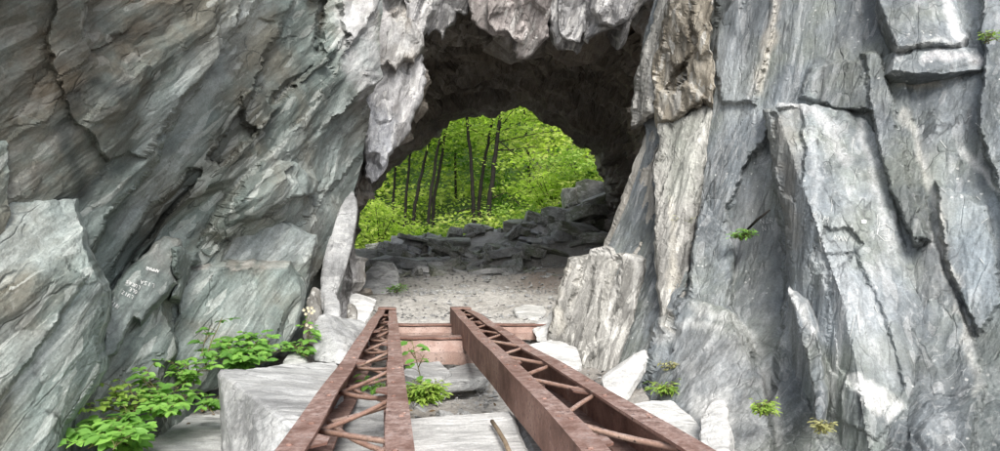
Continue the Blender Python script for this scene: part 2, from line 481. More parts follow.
def sheet(name, inv_f, px, py, relief, stains, B, layers, seed, mat, wrap, parent=None, warp=0.25):
    """px,py grids; last column is the silhouette and is wrapped back into the hill"""
    inv = apply_relief(px, py, inv_f(px, py), relief, seed)
    g = P(px, py, 1 / inv)
    n = grid_normals(P(px, py, 1 / inv_f(px, py)))
    cam = np.array([0, 0, CZ])
    n *= -1 if (((cam - g) * n).sum(-1) < 0).mean() > 0.5 else 1
    nr, nc = px.shape
    pts = g.reshape(-1, 3)
    d, cell = crag(pts, B, layers, seed, warp)
    pts = pts + n.reshape(-1, 3) * d[:, None]
    st = lay_stains(px, py, stains, seed)
    g = pts.reshape(nr, nc, 3)
    edge = g[:, -1]
    ray = edge - cam; ray[:, 2] = 0; ray /= np.linalg.norm(ray, axis=1, keepdims=True)
    back = ray + np.array([wrap, 0, 0])
    rows = []
    for k in range(1, 15):
        q = edge + back * (0.02 * k + 0.008 * k * k)
        dd, _ = crag(q, B, layers, seed + 1, warp)
        rows.append(q + np.array([-wrap, 0, 0]) * 0.5 * dd[:, None] * min(1, k / 4))
    g = np.concatenate([g, np.stack(rows, 1)], 1)
    ext = lambda a, w: np.concatenate([a.reshape(nr, nc, -1), np.repeat(a.reshape(nr, nc, -1)[:, -1:], 14, 1)], 1).reshape(-1, w)
    me = mesh_from(name, g.reshape(-1, 3), grid_quads(nr, nc + 14),
                   attrs={'stain': ext(st, 4), 'cell': ext(cell, 1)[:, 0]})
    return link(name, me, mat, parent)

def jag(outline, step, amp, seed, closed=True):
    r = random.Random(seed)
    out = []
    n = len(outline)
    for a in range(n if closed else n - 1):
        p, q = np.array(outline[a]), np.array(outline[(a + 1) % n])
        L = np.hypot(*(q[:2] - p[:2])); k = max(1, int(L / step))
        nx, ny = (q - p)[1] / (L + 1e-6), -(q - p)[0] / (L + 1e-6)
        off = 0
        for i in range(k):
            t = i / k
            if i: off = 0.5 * off + r.uniform(-amp, amp)
            else: off = 0
            w = min(1, 2 * min(t, 1 - t) + 0.3)
            out.append((p[0] + (q[0] - p[0]) * t + nx * off * w, p[1] + (q[1] - p[1]) * t + ny * off * w))
    return out

def planes_inv(planes):
    fs = []
    for pl in planes:
        A = np.array([[x, y, 1] for x, y, _ in pl], float); b = np.array([1.0 / Y for *_, Y in pl])
        fs.append(np.linalg.lstsq(A, b, rcond=None)[0])
    def f(px, py):
        return np.min([c[0] * px + c[1] * py + c[2] for c in fs], 0)
    return f

def slab(name, outline, planes, thick, mat, B, layers, seed, parent=None, spacing=2.2, rough=1.4, roll=4, rolld=0.05, relief=(), stains=(), warp=0.12):
    """a rock plate: traced outline on its own planes in space, broken front, real thickness towards 'thick'"""
    ol = jag(outline, 4.0, rough, seed)
    r = random.Random(seed + 1)
    ox = np.array([p[0] for p in ol]); oy = np.array([p[1] for p in ol])
    gx, gy = np.meshgrid(np.arange(ox.min(), ox.max(), spacing), np.arange(oy.min(), oy.max(), spacing))
    rr = np.random.default_rng(seed)
    gx = (gx + rr.uniform(-.3, .3, gx.shape) * spacing).ravel(); gy = (gy + rr.uniform(-.3, .3, gy.shape) * spacing).ravel()
    ins = inpoly(gx, gy, ol); gx, gy = gx[ins], gy[ins]
    d = segdist(gx, gy, ol + ol[:1])
    k = d > spacing * 0.6
    gx, gy, d = gx[k], gy[k], d[k]
    n0 = len(ol)
    vs = [Vector((x, y)) for x, y in ol] + [Vector((x, y)) for x, y in zip(gx, gy)]
    vo, eo, fo, *_ = delaunay_2d_cdt(vs, [(i, (i + 1) % n0) for i in range(n0)], [], 1, 1e-4)
    X = np.array([v.x for v in vo]); Yp = np.array([v.y for v in vo])
    tris = [f for f in fo if len(f) == 3]
    f = planes_inv(planes)
    inv = f(X, Yp)
    Y0 = 1 / inv
    if relief: inv = apply_relief(X, Yp, inv, relief, seed)
    dd = segdist(X, Yp, ol + ol[:1])
    Y = 1 / inv + rolld * (1 - np.clip(dd / roll, 0, 1)) ** 2
    p = P(X, Yp, Y)
    e = 0.5
    pa, pb, pc = P(X, Yp, 1 / f(X, Yp)), P(X + e, Yp, 1 / f(X + e, Yp)), P(X, Yp + e, 1 / f(X, Yp + e))
    nn = np.cross(pb - pa, pc - pa); nn /= np.linalg.norm(nn, axis=1, keepdims=True)
    nn *= np.where(((np.array([0, 0, CZ]) - p) * nn).sum(1, keepdims=True) < 0, -1, 1)
    h, cell = crag(p, B, layers, seed, warp)
    fade = np.clip(dd / 3.0, 0.25, 1)
    p = p + nn * (h * fade)[:, None]
    st = lay_stains(X, Yp, list(stains), seed)
    # boundary walk for the sides
    cnt = {}
    for t in tris:
        for a in range(3):
            ed = (t[a], t[(a + 1) % 3]); cnt[ed] = 1
    bed = [(a, b) for (a, b) in cnt if (b, a) not in cnt]
    bv = sorted({v for ed in bed for v in ed}); idx = {v: i for i, v in enumerate(bv)}
    verts = [p]; quads = []; base = len(p); prev = np.array(bv)
    tv = np.array(thick, float); R = 6
    edge = p[bv]; cen = p.mean(0)
    for k in range(1, R + 1):
        t = k / R
        q = edge + tv * t
        hh, _ = crag(q, B, layers, seed + 3, warp)
        out = edge - cen; out -= tv * (out @ tv)[:, None] / (tv @ tv)
        out /= np.linalg.norm(out, axis=1, keepdims=True) + 1e-6
        q = q + out * (hh * 0.35 + 0.02 * math.sin(math.pi * t))[:, None]
        cur = base + (k - 1) * len(bv) + np.arange(len(bv))
        for a, b in bed:
            quads.append((prev[idx[b]], prev[idx[a]], cur[idx[a]], cur[idx[b]]))
        verts.append(q); prev = cur
    rep = lambda a: np.concatenate([a] + [a[bv]] * R)
    me = mesh_from(name, np.concatenate(verts), quads, tris, attrs={'stain': rep(st), 'cell': rep(cell)})
    return link(name, me, mat, parent)

def interp_line(pts, y):
    p = sorted(pts, key=lambda t: t[1])
    return np.interp(y, [t[1] for t in p], [t[0] for t in p])

BROWN = (0.085, 0.055, 0.03); PALE = (0.40, 0.43, 0.42); DARKS = (0.03, 0.029, 0.025); WHITE = (0.68, 0.68, 0.66)

# --- left cliff
L_LAY = [(1.5, 2.4, 0.05, 0.16), (0.48, 3.2, 0.035, 0.075), (0.15, 4, 0.010, 0.022)]
L_SM = [(0.9, 3, 0.02, 0.06), (0.3, 3.5, 0.014, 0.03), (0.11, 4, 0.005, 0.010)]
left_inv = tps([(0, 0, 2.75), (0, 225, 2.95), (0, 451, 2.9), (90, 100, 3.35), (170, 0, 3.9), (170, 225, 4.2), (110, 330, 3.45), (110, 451, 3.2), (200, 400, 4.3),
                (260, 100, 4.95), (330, 0, 6.1), (372, 60, 6.6), (345, 150, 6.5), (320, 310, 6.1), (280, 200, 5.1), (280, 360, 5.5), (330, 400, 6.1),
                (200, 620, 3.6), (0, 620, 2.7), (-300, 225, 2.0), (-300, 0, 1.8), (-300, 600, 2.0), (0, -300, 2.7), (350, -300, 6.3), (170, -300, 3.8),
                (350, -900, 6.6), (0, -900, 2.8), (-300, -900, 2.2)])
L_SIL = [(366, -900), (378, -300), (377, 0), (374, 60), (370, 110), (367, 130), (361, 165), (353, 190), (346, 240), (338, 290), (326, 320), (320, 420), (320, 700)]
pys = axis(-6, 457, 1.45, -420, 620)
off = axis(0, 384, 1.45, 0, 640)
off = np.unique(np.clip(off, 0, None))[::-1]
py = np.repeat(pys[:, None], len(off), 1)
px = interp_line(L_SIL, pys)[:, None] - off[None] + 0 * py
l_relief = [
    ([(300, -60), (262, 8), (205, 75), (150, 150), (95, 215), (70, 300), (-60, 400), (-60, -60)], 0.16),
    ([(255, -20), (235, 30), (175, 100), (140, 150), (100, 160), (60, 110), (40, 40), (60, -40)], 0.07),
    ([(330, 0), (320, 60), (262, 120), (215, 170), (200, 160), (245, 100), (285, 30), (300, -10)], -0.16),
    ([(238, 95), (262, 88), (272, 110), (258, 132), (240, 122)], 0.12),
    ([(345, 60), (300, 120), (235, 190), (205, 245), (215, 255), (270, 205), (330, 190), (365, 150), (372, 90)], 0.10),
    ([(325, -20), (315, 50), (335, 75), (345, 40), (342, -20)], -0.2),
    ([(195, 170), (150, 230), (110, 300), (96, 290), (130, 215), (180, 165)], -0.12),
]
l_stains = [
    ('poly', [(-40, -40), (215, -40), (180, 20), (140, 95), (120, 150), (80, 200), (-40, 205)], BROWN, 0.7, 26),
    ('poly', [(260, -40), (215, 40), (140, 110), (130, 160), (180, 130), (240, 60), (290, -20)], PALE, 0.7, 16),
    ('line', [(190, 135), (140, 185), (110, 230)], PALE, 0.6, 16),
    ('poly', [(330, -10), (322, 60), (262, 130), (215, 175), (160, 235), (120, 250), (180, 170), (240, 90), (290, 0)], DARKS, 0.62, 16),
    ('line', [(80, 200), (62, 170), (52, 140), (56, 110), (68, 93), (92, 86), (112, 92)], (0.012, 0.012, 0.011), 1.0, 15),
    ('line', [(52, 140), (54, 118)], (0.02, 0.02, 0.018), 0.8, 9),
    ('line', [(112, 92), (118, 110), (110, 140), (85, 190)], (0.05, 0.05, 0.045), 0.45, 9),
    ('poly', [(345, -60), (376, -60), (374, 60), (366, 112), (352, 90), (340, 40)], (0.5, 0.49, 0.5), 0.75, 8),
    ('poly', [(340, 90), (368, 130), (350, 190), (300, 260), (260, 200), (300, 130)], PALE, 0.4, 18),
    ('line', [(250, 20), (225, 60), (180, 100), (160, 130)], (0.05, 0.045, 0.035), 0.6, 7),
]
left = sheet('cliff', left_inv, px, py, l_relief, l_stains, B_LEFT, L_LAY, 101, M['left'], -0.45, warp=0.08)
tag(left, 'grey green slate cliff leaning over on the left, with slanting strata and brown stain', 'cliff')

tk = (-0.35, 0.6, -0.05)
slab('bulge', [(-60, 196), (10, 199), (40, 201), (76, 199), (80, 225), (84, 250), (103, 285), (107, 310), (99, 345), (104, 372), (80, 408), (66, 425), (58, 640), (-60, 640)],
     [[(0, 220, 2.62), (80, 220, 2.92), (90, 350, 2.85)], [(0, 262, 2.62), (95, 275, 2.95), (30, 440, 2.35)], [(40, 300, 2.62), (105, 310, 3.0), (70, 420, 2.75)]],
     tk, M['left'], B_LEFT, L_SM, 131, left, spacing=1.9, relief=[([(-10, 300), (60, 262), (85, 280), (30, 360), (-20, 430)], 0.05)],
     stains=[('poly', [(-60, 190), (80, 195), (85, 255), (40, 270), (-60, 290)], (0.29, 0.325, 0.315), 0.8, 12), ('poly', [(10, 310), (35, 300), (50, 330), (20, 350)], BROWN, 0.4, 12), ('line', [(100, 290), (60, 330), (20, 400)], PALE, 0.4, 14)])
slab('bulge', [(-80, 60), (2, 66), (6, 130), (4, 200), (10, 240), (6, 280), (-80, 290)], [[(0, 70, 2.72), (5, 250, 2.72), (-60, 150, 2.4)]],
     tk, M['left'], B_LEFT, L_SM, 133, left)
slab('overhang', [(-80, -60), (70, -60), (52, -2), (38, 8), (18, 15), (4, 22), (0, 40), (-80, 60)], [[(0, 0, 2.58), (50, -10, 2.72), (0, -60, 2.45)]],
     (-0.3, 0.5, 0.2), M['left'], B_LEFT, L_SM, 135, left, stains=[('poly', [(-80, -60), (70, -60), (50, 0), (0, 30), (-80, 60)], (0.42, 0.47, 0.46), 0.8, 6)])
graffiti = slab('slab', [(104, 312), (112, 292), (130, 268), (151, 247), (163, 236.5), (180, 239), (182, 247), (174, 251), (173, 262), (171, 270), (177, 284), (166, 296), (152, 308), (141, 324), (134, 318), (130, 324), (118, 352), (104, 360)],
     [[(110, 300, 3.42), (165, 240, 3.95), (150, 305, 3.62)]], tk, M['left'], B_LEFT, [(0.7, 3, 0.012, 0.02), (0.2, 4, 0.006, 0.01)], 137, left, spacing=1.8, roll=3, rolld=0.04,
     stains=[('poly', [(140, 230), (185, 235), (178, 280), (150, 275)], (0.30, 0.27, 0.25), 0.5, 14), ('poly', [(100, 360), (104, 305), (150, 275), (170, 290), (130, 330)], (0.27, 0.30, 0.29), 0.6, 14)])
slab('slab', [(186, 267), (196, 256), (205, 243), (222, 226), (236, 209), (249, 191), (254, 200), (257, 210), (263, 212), (268, 207), (276, 214), (296, 226), (317, 235), (313, 262), (308, 290), (300, 318), (286, 300), (250, 285), (190, 285)],
     [[(195, 265, 4.62), (250, 200, 4.95), (310, 250, 5.35)], [(215, 235, 4.72), (310, 285, 5.25), (280, 225, 5.1)]], tk, M['left'], B_LEFT, L_SM, 139, left, spacing=1.8,
     stains=[('poly', [(190, 265), (250, 190), (262, 215), (316, 235), (306, 262)], (0.40, 0.435, 0.44), 0.7, 10)])
slab('ledge', [(186, 268.5), (230, 267), (288, 267), (297, 280), (303, 300), (296, 330), (280, 352), (240, 372), (215, 390), (168, 400), (150, 385), (160, 350), (178, 318), (183, 290)],
     [[(190, 270, 4.28), (288, 270, 4.95), (230, 370, 4.35)]], (-0.2, 0.65, 0.1), M['left'], B_LEFT, L_SM, 141, left, spacing=1.8, roll=2, rolld=0.02,
     stains=[('line', [(190, 268), (288, 267)], (0.5, 0.45, 0.4), 0.7, 4), ('line', [(190, 330), (260, 350)], BROWN, 0.35, 16)])  # first line paints the lit ledge top into the colour
slab('ledge', [(172, 249), (181, 246), (186, 254), (196, 252), (200, 262), (190, 266), (181, 300), (172, 296), (178, 284), (172, 270)], [[(180, 250, 3.95), (195, 262, 4.2), (178, 295, 3.9)]], tk, M['left'], B_LEFT, L_SM, 143, left)

# --- right cliff
R_LAY = [(1.3, 3.0, 0.035, 0.085), (0.42, 4, 0.020, 0.038), (0.14, 5, 0.005, 0.010)]
R_SM = [(0.8, 3.2, 0.022, 0.05), (0.28, 4, 0.012, 0.026), (0.1, 5, 0.004, 0.008)]
R_FL = [(0.5, 4, 0.04, 0.10), (0.2, 6, 0.014, 0.035), (0.08, 7, 0.004, 0.008)]
right_inv = tps([(560, 300, 7.0), (560, 420, 6.2), (600, 350, 6.1), (650, 300, 5.75), (640, 60, 7.3), (650, 200, 6.4), (720, 0, 6.2), (720, 200, 5.45), (690, 420, 4.3), (720, 440, 3.95),
                 (800, 60, 5.25), (800, 300, 4.5), (800, 451, 3.65), (900, 0, 4.75), (900, 200, 4.15), (900, 451, 3.35), (1000, 0, 4.35), (1000, 200, 3.75), (1000, 451, 3.1),
                 (1250, 200, 2.7), (1250, 0, 3.0), (1250, 600, 2.2), (800, 620, 2.9), (600, 620, 3.5), (650, -300, 8.0), (800, -300, 6.2), (1250, -300, 3.6), (1000, -300, 5.0),
                 (650, -900, 9.5), (1000, -900, 6.5), (1250, -900, 4.8)])
R_SIL = [(668, -900), (656, -300), (652, 0), (644, 30), (640, 60), (642, 122), (648, 128), (647, 150), (630, 200), (610, 245), (600, 262), (585, 300), (578, 330), (566, 420), (566, 700)]
pys = axis(-6, 457, 1.45, -420, 640)
off = axis(0, 452, 1.45, 0, 760)
off = np.unique(np.clip(off, 0, None))[::-1]
py = np.repeat(pys[:, None], len(off), 1)
px = interp_line(R_SIL, pys)[:, None] + off[None] + 0 * py
r_relief = [
    ([(655, 325), (700, 300), (738, 315), (762, 380), (778, 470), (640, 480)], 0.18),
    ([(890, -60), (905, 60), (915, 140), (935, 250), (968, 330), (985, 390), (972, 480), (1300, 480), (1300, -60)], -0.05),
    ([(975, -60), (985, 60), (978, 120), (1000, 200), (1020, 260), (1300, 260), (1300, -60)], 0.12),
    ([(712, -60), (716, 60), (724, 104), (756, 104), (770, 40), (785, -60)], 0.08),
    ([(800, 96), (812, 66), (862, 60), (872, 110), (840, 112)], 0.10),
    ([(862, 52), (880, 50), (893, 100), (905, 170), (930, 240), (915, 245), (890, 190), (872, 120)], 0.14),
    ([(935, 180), (985, 205), (1000, 300), (975, 330), (945, 260)], 0.09),
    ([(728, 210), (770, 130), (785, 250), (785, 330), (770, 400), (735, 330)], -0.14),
    ([(660, 270), (676, 180), (690, 130), (703, 150), (690, 300), (672, 330)], 0.07),
]
r_stains = [
    ('line', [(783, -20), (770, 40), (757, 90)], (0.50, 0.46, 0.40), 0.7, 9),
    ('poly', [(715, 20), (745, 60), (756, 110), (730, 140), (715, 100)], (0.44, 0.47, 0.49), 0.6, 12),
    ('line', [(700, 310), (740, 320), (765, 370), (780, 440)], WHITE, 0.5, 9),
    ('line', [(660, 340), (690, 320), (720, 330)], WHITE, 0.6, 10),
    ('poly', [(672, 330), (745, 330), (765, 451), (690, 451)], (0.42, 0.42, 0.41), 0.5, 14),
    ('poly', [(690, 400), (725, 380), (728, 470), (700, 470)], (0.75, 0.75, 0.73), 0.9, 8),
    ('poly', [(945, 190), (1000, 200), (1000, 330), (975, 320)], (0.33, 0.39, 0.43), 0.5, 14),
    ('line', [(905, 110), (928, 180), (955, 290), (980, 400)], (0.58, 0.57, 0.53), 0.7, 7),
    ('line', [(960, 150), (1000, 190)], (0.6, 0.6, 0.58), 0.7, 7),
    ('line', [(900, 80), (935, 84)], (0.42, 0.39, 0.32), 0.7, 7),
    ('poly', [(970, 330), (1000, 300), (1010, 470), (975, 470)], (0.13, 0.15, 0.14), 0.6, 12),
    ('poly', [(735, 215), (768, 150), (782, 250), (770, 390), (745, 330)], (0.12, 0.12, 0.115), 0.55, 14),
    ('line', [(676, 190), (680, 240), (668, 290), (668, 330)], (0.5, 0.46, 0.38), 0.7, 6),
]
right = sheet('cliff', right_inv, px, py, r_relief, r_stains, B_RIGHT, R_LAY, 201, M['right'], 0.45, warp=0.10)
tag(right, 'tall blue grey slate cliff face on the right side, upright and streaked with white', 'cliff')

tr = (0.35, 0.6, 0.0)
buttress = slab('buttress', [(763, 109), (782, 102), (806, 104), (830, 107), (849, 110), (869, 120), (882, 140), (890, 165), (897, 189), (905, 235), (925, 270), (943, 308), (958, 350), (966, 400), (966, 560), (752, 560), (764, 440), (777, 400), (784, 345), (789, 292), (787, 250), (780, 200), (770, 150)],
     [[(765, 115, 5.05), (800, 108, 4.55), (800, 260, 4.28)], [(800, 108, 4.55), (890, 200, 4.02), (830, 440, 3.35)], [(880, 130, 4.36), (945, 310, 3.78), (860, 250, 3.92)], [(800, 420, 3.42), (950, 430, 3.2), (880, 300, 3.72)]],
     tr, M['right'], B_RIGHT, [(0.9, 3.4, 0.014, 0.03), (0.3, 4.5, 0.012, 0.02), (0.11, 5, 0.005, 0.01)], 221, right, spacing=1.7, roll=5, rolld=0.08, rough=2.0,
     relief=[([(820, 253), (855, 250), (880, 300), (905, 385), (880, 420), (840, 370)], -0.03), ([(825, 225), (845, 228), (862, 240), (845, 262), (815, 275), (812, 250)], -0.05), ([(795, 300), (830, 370), (905, 410), (880, 440), (820, 410), (790, 380)], 0.03),
             ([(770, 112), (800, 106), (806, 170), (795, 200), (778, 190)], -0.06)],
     stains=[('line', [(782, 103), (810, 108), (835, 130), (845, 160)], (0.52, 0.52, 0.52), 0.7, 9), ('poly', [(765, 110), (797, 108), (802, 170), (795, 250), (785, 250), (775, 180)], (0.15, 0.14, 0.12), 0.75, 8),
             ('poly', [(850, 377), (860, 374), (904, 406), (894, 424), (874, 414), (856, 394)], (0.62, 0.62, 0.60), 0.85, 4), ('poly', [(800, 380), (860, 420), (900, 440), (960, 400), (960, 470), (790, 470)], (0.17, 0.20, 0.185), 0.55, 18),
             ('poly', [(820, 255), (850, 250), (900, 380), (860, 350)], (0.40, 0.42, 0.43), 0.5, 12), ('line', [(812, 130), (818, 200), (820, 290)], (0.48, 0.5, 0.51), 0.5, 8), ('line', [(860, 130), (880, 200), (895, 250)], (0.5, 0.5, 0.5), 0.5, 8)])
slab('blade', [(787, 289), (796, 294), (807, 303), (813, 320), (817, 336), (822, 368), (825, 400), (823, 426), (815, 420), (812, 386), (805, 352), (796, 320)], [[(788, 290, 4.2), (818, 340, 3.72), (822, 420, 3.32)]],
     tr, M['right'], B_RIGHT, R_SM, 223, right, spacing=1.6, roll=2, rolld=0.02, stains=[('line', [(788, 290), (803, 305), (815, 335)], WHITE, 0.8, 7)])
slab('ledge', [(891, 71), (893, 58), (896, 49), (912, 47), (928, 45), (945, 46), (960, 47), (978, 48), (982, 55), (985, 63), (983, 70), (960, 72), (933, 74.5), (905, 73)],
     [[(893, 50, 4.46), (983, 50, 4.24), (935, 74, 4.26)]], (0.1, 0.6, 0.0), M['right'], B_FLAT, R_SM, 225, right, spacing=1.6, roll=3, rolld=0.03, rough=0.8, stains=[('line', [(930, 55), (985, 60)], (0.55, 0.53, 0.53), 0.6, 8)])
slab('slab', [(872, -60), (948, -60), (952, -10), (962, 15), (969, 38), (962, 47), (930, 47), (896, 51), (888, 30), (878, 0)], [[(890, 0, 4.62), (960, 10, 4.42), (920, 47, 4.36)]], tr, M['right'], B_RIGHT, R_SM, 227, right, spacing=1.8,
     stains=[('line', [(940, -20), (952, 20), (965, 42)], (0.56, 0.56, 0.56), 0.8, 8), ('line', [(896, 48), (960, 44)], (0.55, 0.55, 0.53), 0.5, 4)])
slab('pillar', [(715, 104), (735, 102), (753, 103), (758, 130), (752, 165), (757, 190), (742, 207), (727, 212), (734, 255), (726, 300), (716, 345), (696, 352), (684, 330), (692, 250), (703, 190), (709, 133)],
     [[(715, 110, 5.75), (753, 110, 5.35), (735, 200, 5.12)], [(700, 220, 5.5), (735, 250, 5.12), (712, 340, 4.75)]], tr, M['right'], B_RIGHT, R_SM, 229, right, spacing=1.7, roll=3, rolld=0.05,
     stains=[('poly', [(715, 104), (752, 104), (752, 200), (715, 180)], (0.42, 0.41, 0.41), 0.55, 10), ('line', [(700, 330), (725, 330)], WHITE, 0.6, 8)])
ov = [(653, 75), (660, 45), (668, 0), (676, -70), (716, -70), (713, 0), (709, 49), (714, 66), (713, 104), (701, 98), (700, 106), (684, 115), (669, 122), (657, 122), (654, 92)]
slab('overhang', ov, [[(655, 100, 6.35), (690, 0, 6.0), (712, 80, 5.75)], [(656, 118, 6.25), (712, 95, 5.72), (690, 60, 5.85)]], (0.2, 0.8, 0.1), M['tan'], B_FLUTE, [(0.5, 2.6, 0.06, 0.12), (0.2, 3.0, 0.025, 0.06), (0.09, 3, 0.006, 0.012)], 231, right, spacing=1.7, rough=2,
     relief=[([(684, 58), (686, 78), (680, 82), (674, 84), (668, 94), (666, 88), (671, 74), (678, 66)], -0.2), ([(662, 20), (676, 8), (690, 30), (690, 56), (676, 64), (664, 62)], 0.06), ([(690, -20), (712, 0), (709, 50), (698, 60), (692, 30)], 0.07), ([(655, 90), (668, 92), (690, 84), (700, 98), (670, 122), (656, 122)], 0.06)])
slab('overhang', [(653, 75), (655, 95), (654, 113), (647, 118), (640, 120), (631.5, 126), (632, 105), (635, 75), (647, 40), (655, 10), (664, -40), (676, -60), (668, 0), (664, 30)], [[(635, 90, 7.0), (655, 50, 6.6), (650, 118, 6.5)]], (0.2, 0.8, 0.15), M['flute'], B_FLUTE, R_FL, 233, right, spacing=1.7, rough=2)
slab('slab', [(648, 130), (654, 128), (659, 146), (652, 168), (654, 200), (650, 236), (648, 270), (630, 268), (600, 262), (602, 247), (608, 232), (616, 210), (624, 188), (634, 160)], [[(648, 135, 6.75), (606, 245, 6.75), (648, 250, 6.1)]],
     tr, M['flute'], B_FLUTE, R_FL, 235, right, spacing=1.7, stains=[('poly', [(600, 262), (624, 188), (648, 130), (650, 250)], (0.40, 0.36, 0.30), 0.55, 12)])
slab('slab', [(658, 124), (672, 122), (700, 106), (712, 104), (708, 135), (702, 190), (690, 250), (682, 330), (662, 330), (655, 260), (655, 200), (652, 168), (659, 146)], [[(660, 130, 6.2), (708, 115, 5.85), (672, 320, 5.25)]],
     tr, M['flute'], B_FLUTE, [(0.5, 5, 0.04, 0.05), (0.19, 7, 0.028, 0.045), (0.08, 7, 0.012, 0.02)], 237, right, spacing=1.7, stains=[('poly', [(660, 125), (705, 110), (695, 200), (665, 200)], (0.27, 0.29, 0.25), 0.6, 12), ('line', [(676, 200), (672, 320)], (0.5, 0.47, 0.40), 0.6, 6)])
slab('shelf', [(546, 338), (552, 312), (558, 292), (568, 258), (579, 257), (581, 263), (587, 258), (589, 249), (600, 246), (609, 247), (611, 254), (627, 253), (646, 259), (643, 282), (637, 307), (632, 346), (626, 405), (600, 412), (570, 400), (545, 370)],
     [[(550, 320, 6.6), (570, 262, 6.75), (575, 380, 6.0)], [(575, 260, 6.6), (645, 262, 5.95), (620, 390, 5.2)]], (0.45, 0.55, 0.0), M['flute'], B_FLUTE, R_FL, 239, right, spacing=1.6, roll=3, rolld=0.06, rough=1.6,
     relief=[([(546, 338), (556, 290), (568, 258), (577, 258), (572, 290), (562, 330), (560, 380), (545, 380)], 0.1), ([(590, 262), (609, 258), (604, 300), (596, 350), (580, 390), (584, 320)], 0.06), ([(612, 258), (626, 256), (620, 300), (612, 330), (606, 320)], -0.05)],
     stains=[('line', [(590, 250), (609, 249), (611, 256), (646, 259)], (0.66, 0.65, 0.62), 0.8, 5), ('line', [(566, 265), (555, 300), (552, 330)], (0.62, 0.59, 0.52), 0.7, 7), ('line', [(624, 258), (612, 310), (612, 340)], (0.64, 0.63, 0.6), 0.7, 5), ('line', [(640, 262), (632, 310)], (0.62, 0.61, 0.58), 0.7, 5)])

# --- rock arch: front face, lip, tunnel, rear mouth
#        lip (px,py,Y)            front/top                rear mouth
ARC = [((352, 420, 7.9), (250, 420, 7.4), (340, 420, 12.5)),
       ((354, 300, 7.9), (250, 300, 7.4), (345, 300, 12.7)),
       ((353, 235, 8.0), (260, 235, 7.4), (352, 250, 12.9)),
       ((356, 200, 8.0), (270, 180, 7.5), (362, 222, 13.0)),
       ((362, 181, 8.0), (280, 120, 7.5), (370, 200, 13.0)),
       ((372, 166, 8.1), (290, 70, 7.5), (390, 174, 13.0)),
       ((382, 150, 8.1), (300, 20, 7.5), (412, 155, 13.0)),
       ((396, 126, 8.2), (310, -40, 7.4), (427, 140, 13.0)),
       ((406, 96, 8.3), (320, -120, 7.3), (442, 128, 13.0)),
       ((414, 58, 8.4), (340, -240, 7.2), (458, 124, 13.0)),
       ((428, 22, 8.4), (370, -300, 7.0), (470, 121, 13.0)),
       ((452, 2, 8.4), (430, -330, 6.8), (484, 119, 13.0)),
       ((482, 14, 8.4), (470, -330, 6.6), (494, 116, 13.0)),
       ((505, 24, 8.4), (500, -330, 6.6), (504, 109, 13.0)),
       ((525, 30, 8.4), (525, -330, 6.6), (519, 107, 13.0)),
       ((552, 22, 8.4), (555, -330, 6.6), (531, 116, 13.1)),
       ((580, 26, 8.4), (590, -330, 6.8), (543, 127, 13.2)),
       ((602, 14, 8.4), (630, -330, 7.0), (556, 132, 13.3)),
       ((628, 10, 8.2), (680, -300, 7.2), (570, 139, 13.4)),
       ((655, 50, 7.9), (720, -240, 7.2), (582, 150, 14.2)),
       ((662, 95, 7.7), (740, -80, 7.1), (594, 156, 14.8)),
       ((660, 140, 7.7), (740, 40, 7.0), (597, 172, 15.2)),
       ((652, 190, 7.8), (730, 140, 6.9), (602, 195, 15.4)),
       ((640, 245, 7.8), (720, 220, 6.9), (606, 225, 15.4)),
       ((632, 300, 7.8), (720, 300, 6.8), (612, 260, 15.4)),
       ((630, 420, 7.8), (720, 420, 6.8), (620, 420, 15.4))]
NS = 620
sx = np.linspace(0, len(ARC) - 1, NS)
def line_of(k):
    a = np.array([P(*c[k]) for c in ARC])
    return np.stack([np.interp(sx, np.arange(len(ARC)), a[:, i]) for i in range(3)], -1)
Lp, Fp, Rp = line_of(0), line_of(1), line_of(2)
jg = fbm(np.stack([sx * 2.2, sx * 0 + 3.3, sx * 0], -1), 4, 77) * 0.22
Lp[:, 2] += jg * np.clip((sx - 3) / 3, 0, 1) * np.clip((22 - sx) / 3, 0, 1)
ax = np.array([-0.2, 0, 2.4])
def radial(p, amt):
    o = p - ax; o[:, 1] = 0
    return p + o / (np.linalg.norm(o, axis=1, keepdims=True) + 1e-6) * amt
Rp = radial(Rp, 0.04)
Mp = radial(0.5 * (Lp + Rp), 0.55)
M2 = radial(0.2 * Lp + 0.8 * Rp, 0.30)
M0 = radial(0.85 * Lp + 0.15 * Rp, 0.25)
Bp = radial(Rp + np.array([0, 0.8, 0]), 1.4)
rows = [Fp * (1 - t) + Lp * t for t in np.linspace(0, 1, 150)[:-1] ** 0.75]
nfront = len(rows)
secs = [Lp, M0, Mp, M2, Rp]
kk = np.array([0, 0.15, 0.5, 0.8, 1.0])
for t in np.linspace(0, 1, 150):
    i = min(3, int(np.searchsorted(kk, t, side='right') - 1)); w = (t - kk[i]) / (kk[i + 1] - kk[i])
    rows.append(secs[i] * (1 - w) + secs[i + 1] * w)
for t in np.linspace(0, 1, 16)[1:]: rows.append(Rp * (1 - t) + Bp * t)
g = np.stack(rows, 0)
n = grid_normals(g)
nk = n.copy()
for _ in range(6):
    nk[1:-1] = (nk[:-2] + nk[1:-1] + nk[2:]) / 3
n = nk / (np.linalg.norm(nk, axis=-1, keepdims=True) + 1e-9)
tgt = g.copy(); tgt[..., 0] = -0.2; tgt[..., 1] -= 3.0; tgt[..., 2] = 2.3
n *= -1 if (((tgt - g) * n).sum(-1) < 0).mean() > 0.5 else 1
pts = g.reshape(-1, 3)
rowi = np.repeat(np.arange(g.shape[0]), NS)
d1, c1 = crag(pts, B_ARCH, [(0.8, 1.9, 0.12, 0.2), (0.3, 2.2, 0.08, 0.14), (0.13, 2.4, 0.04, 0.06)], 301, 0.2)
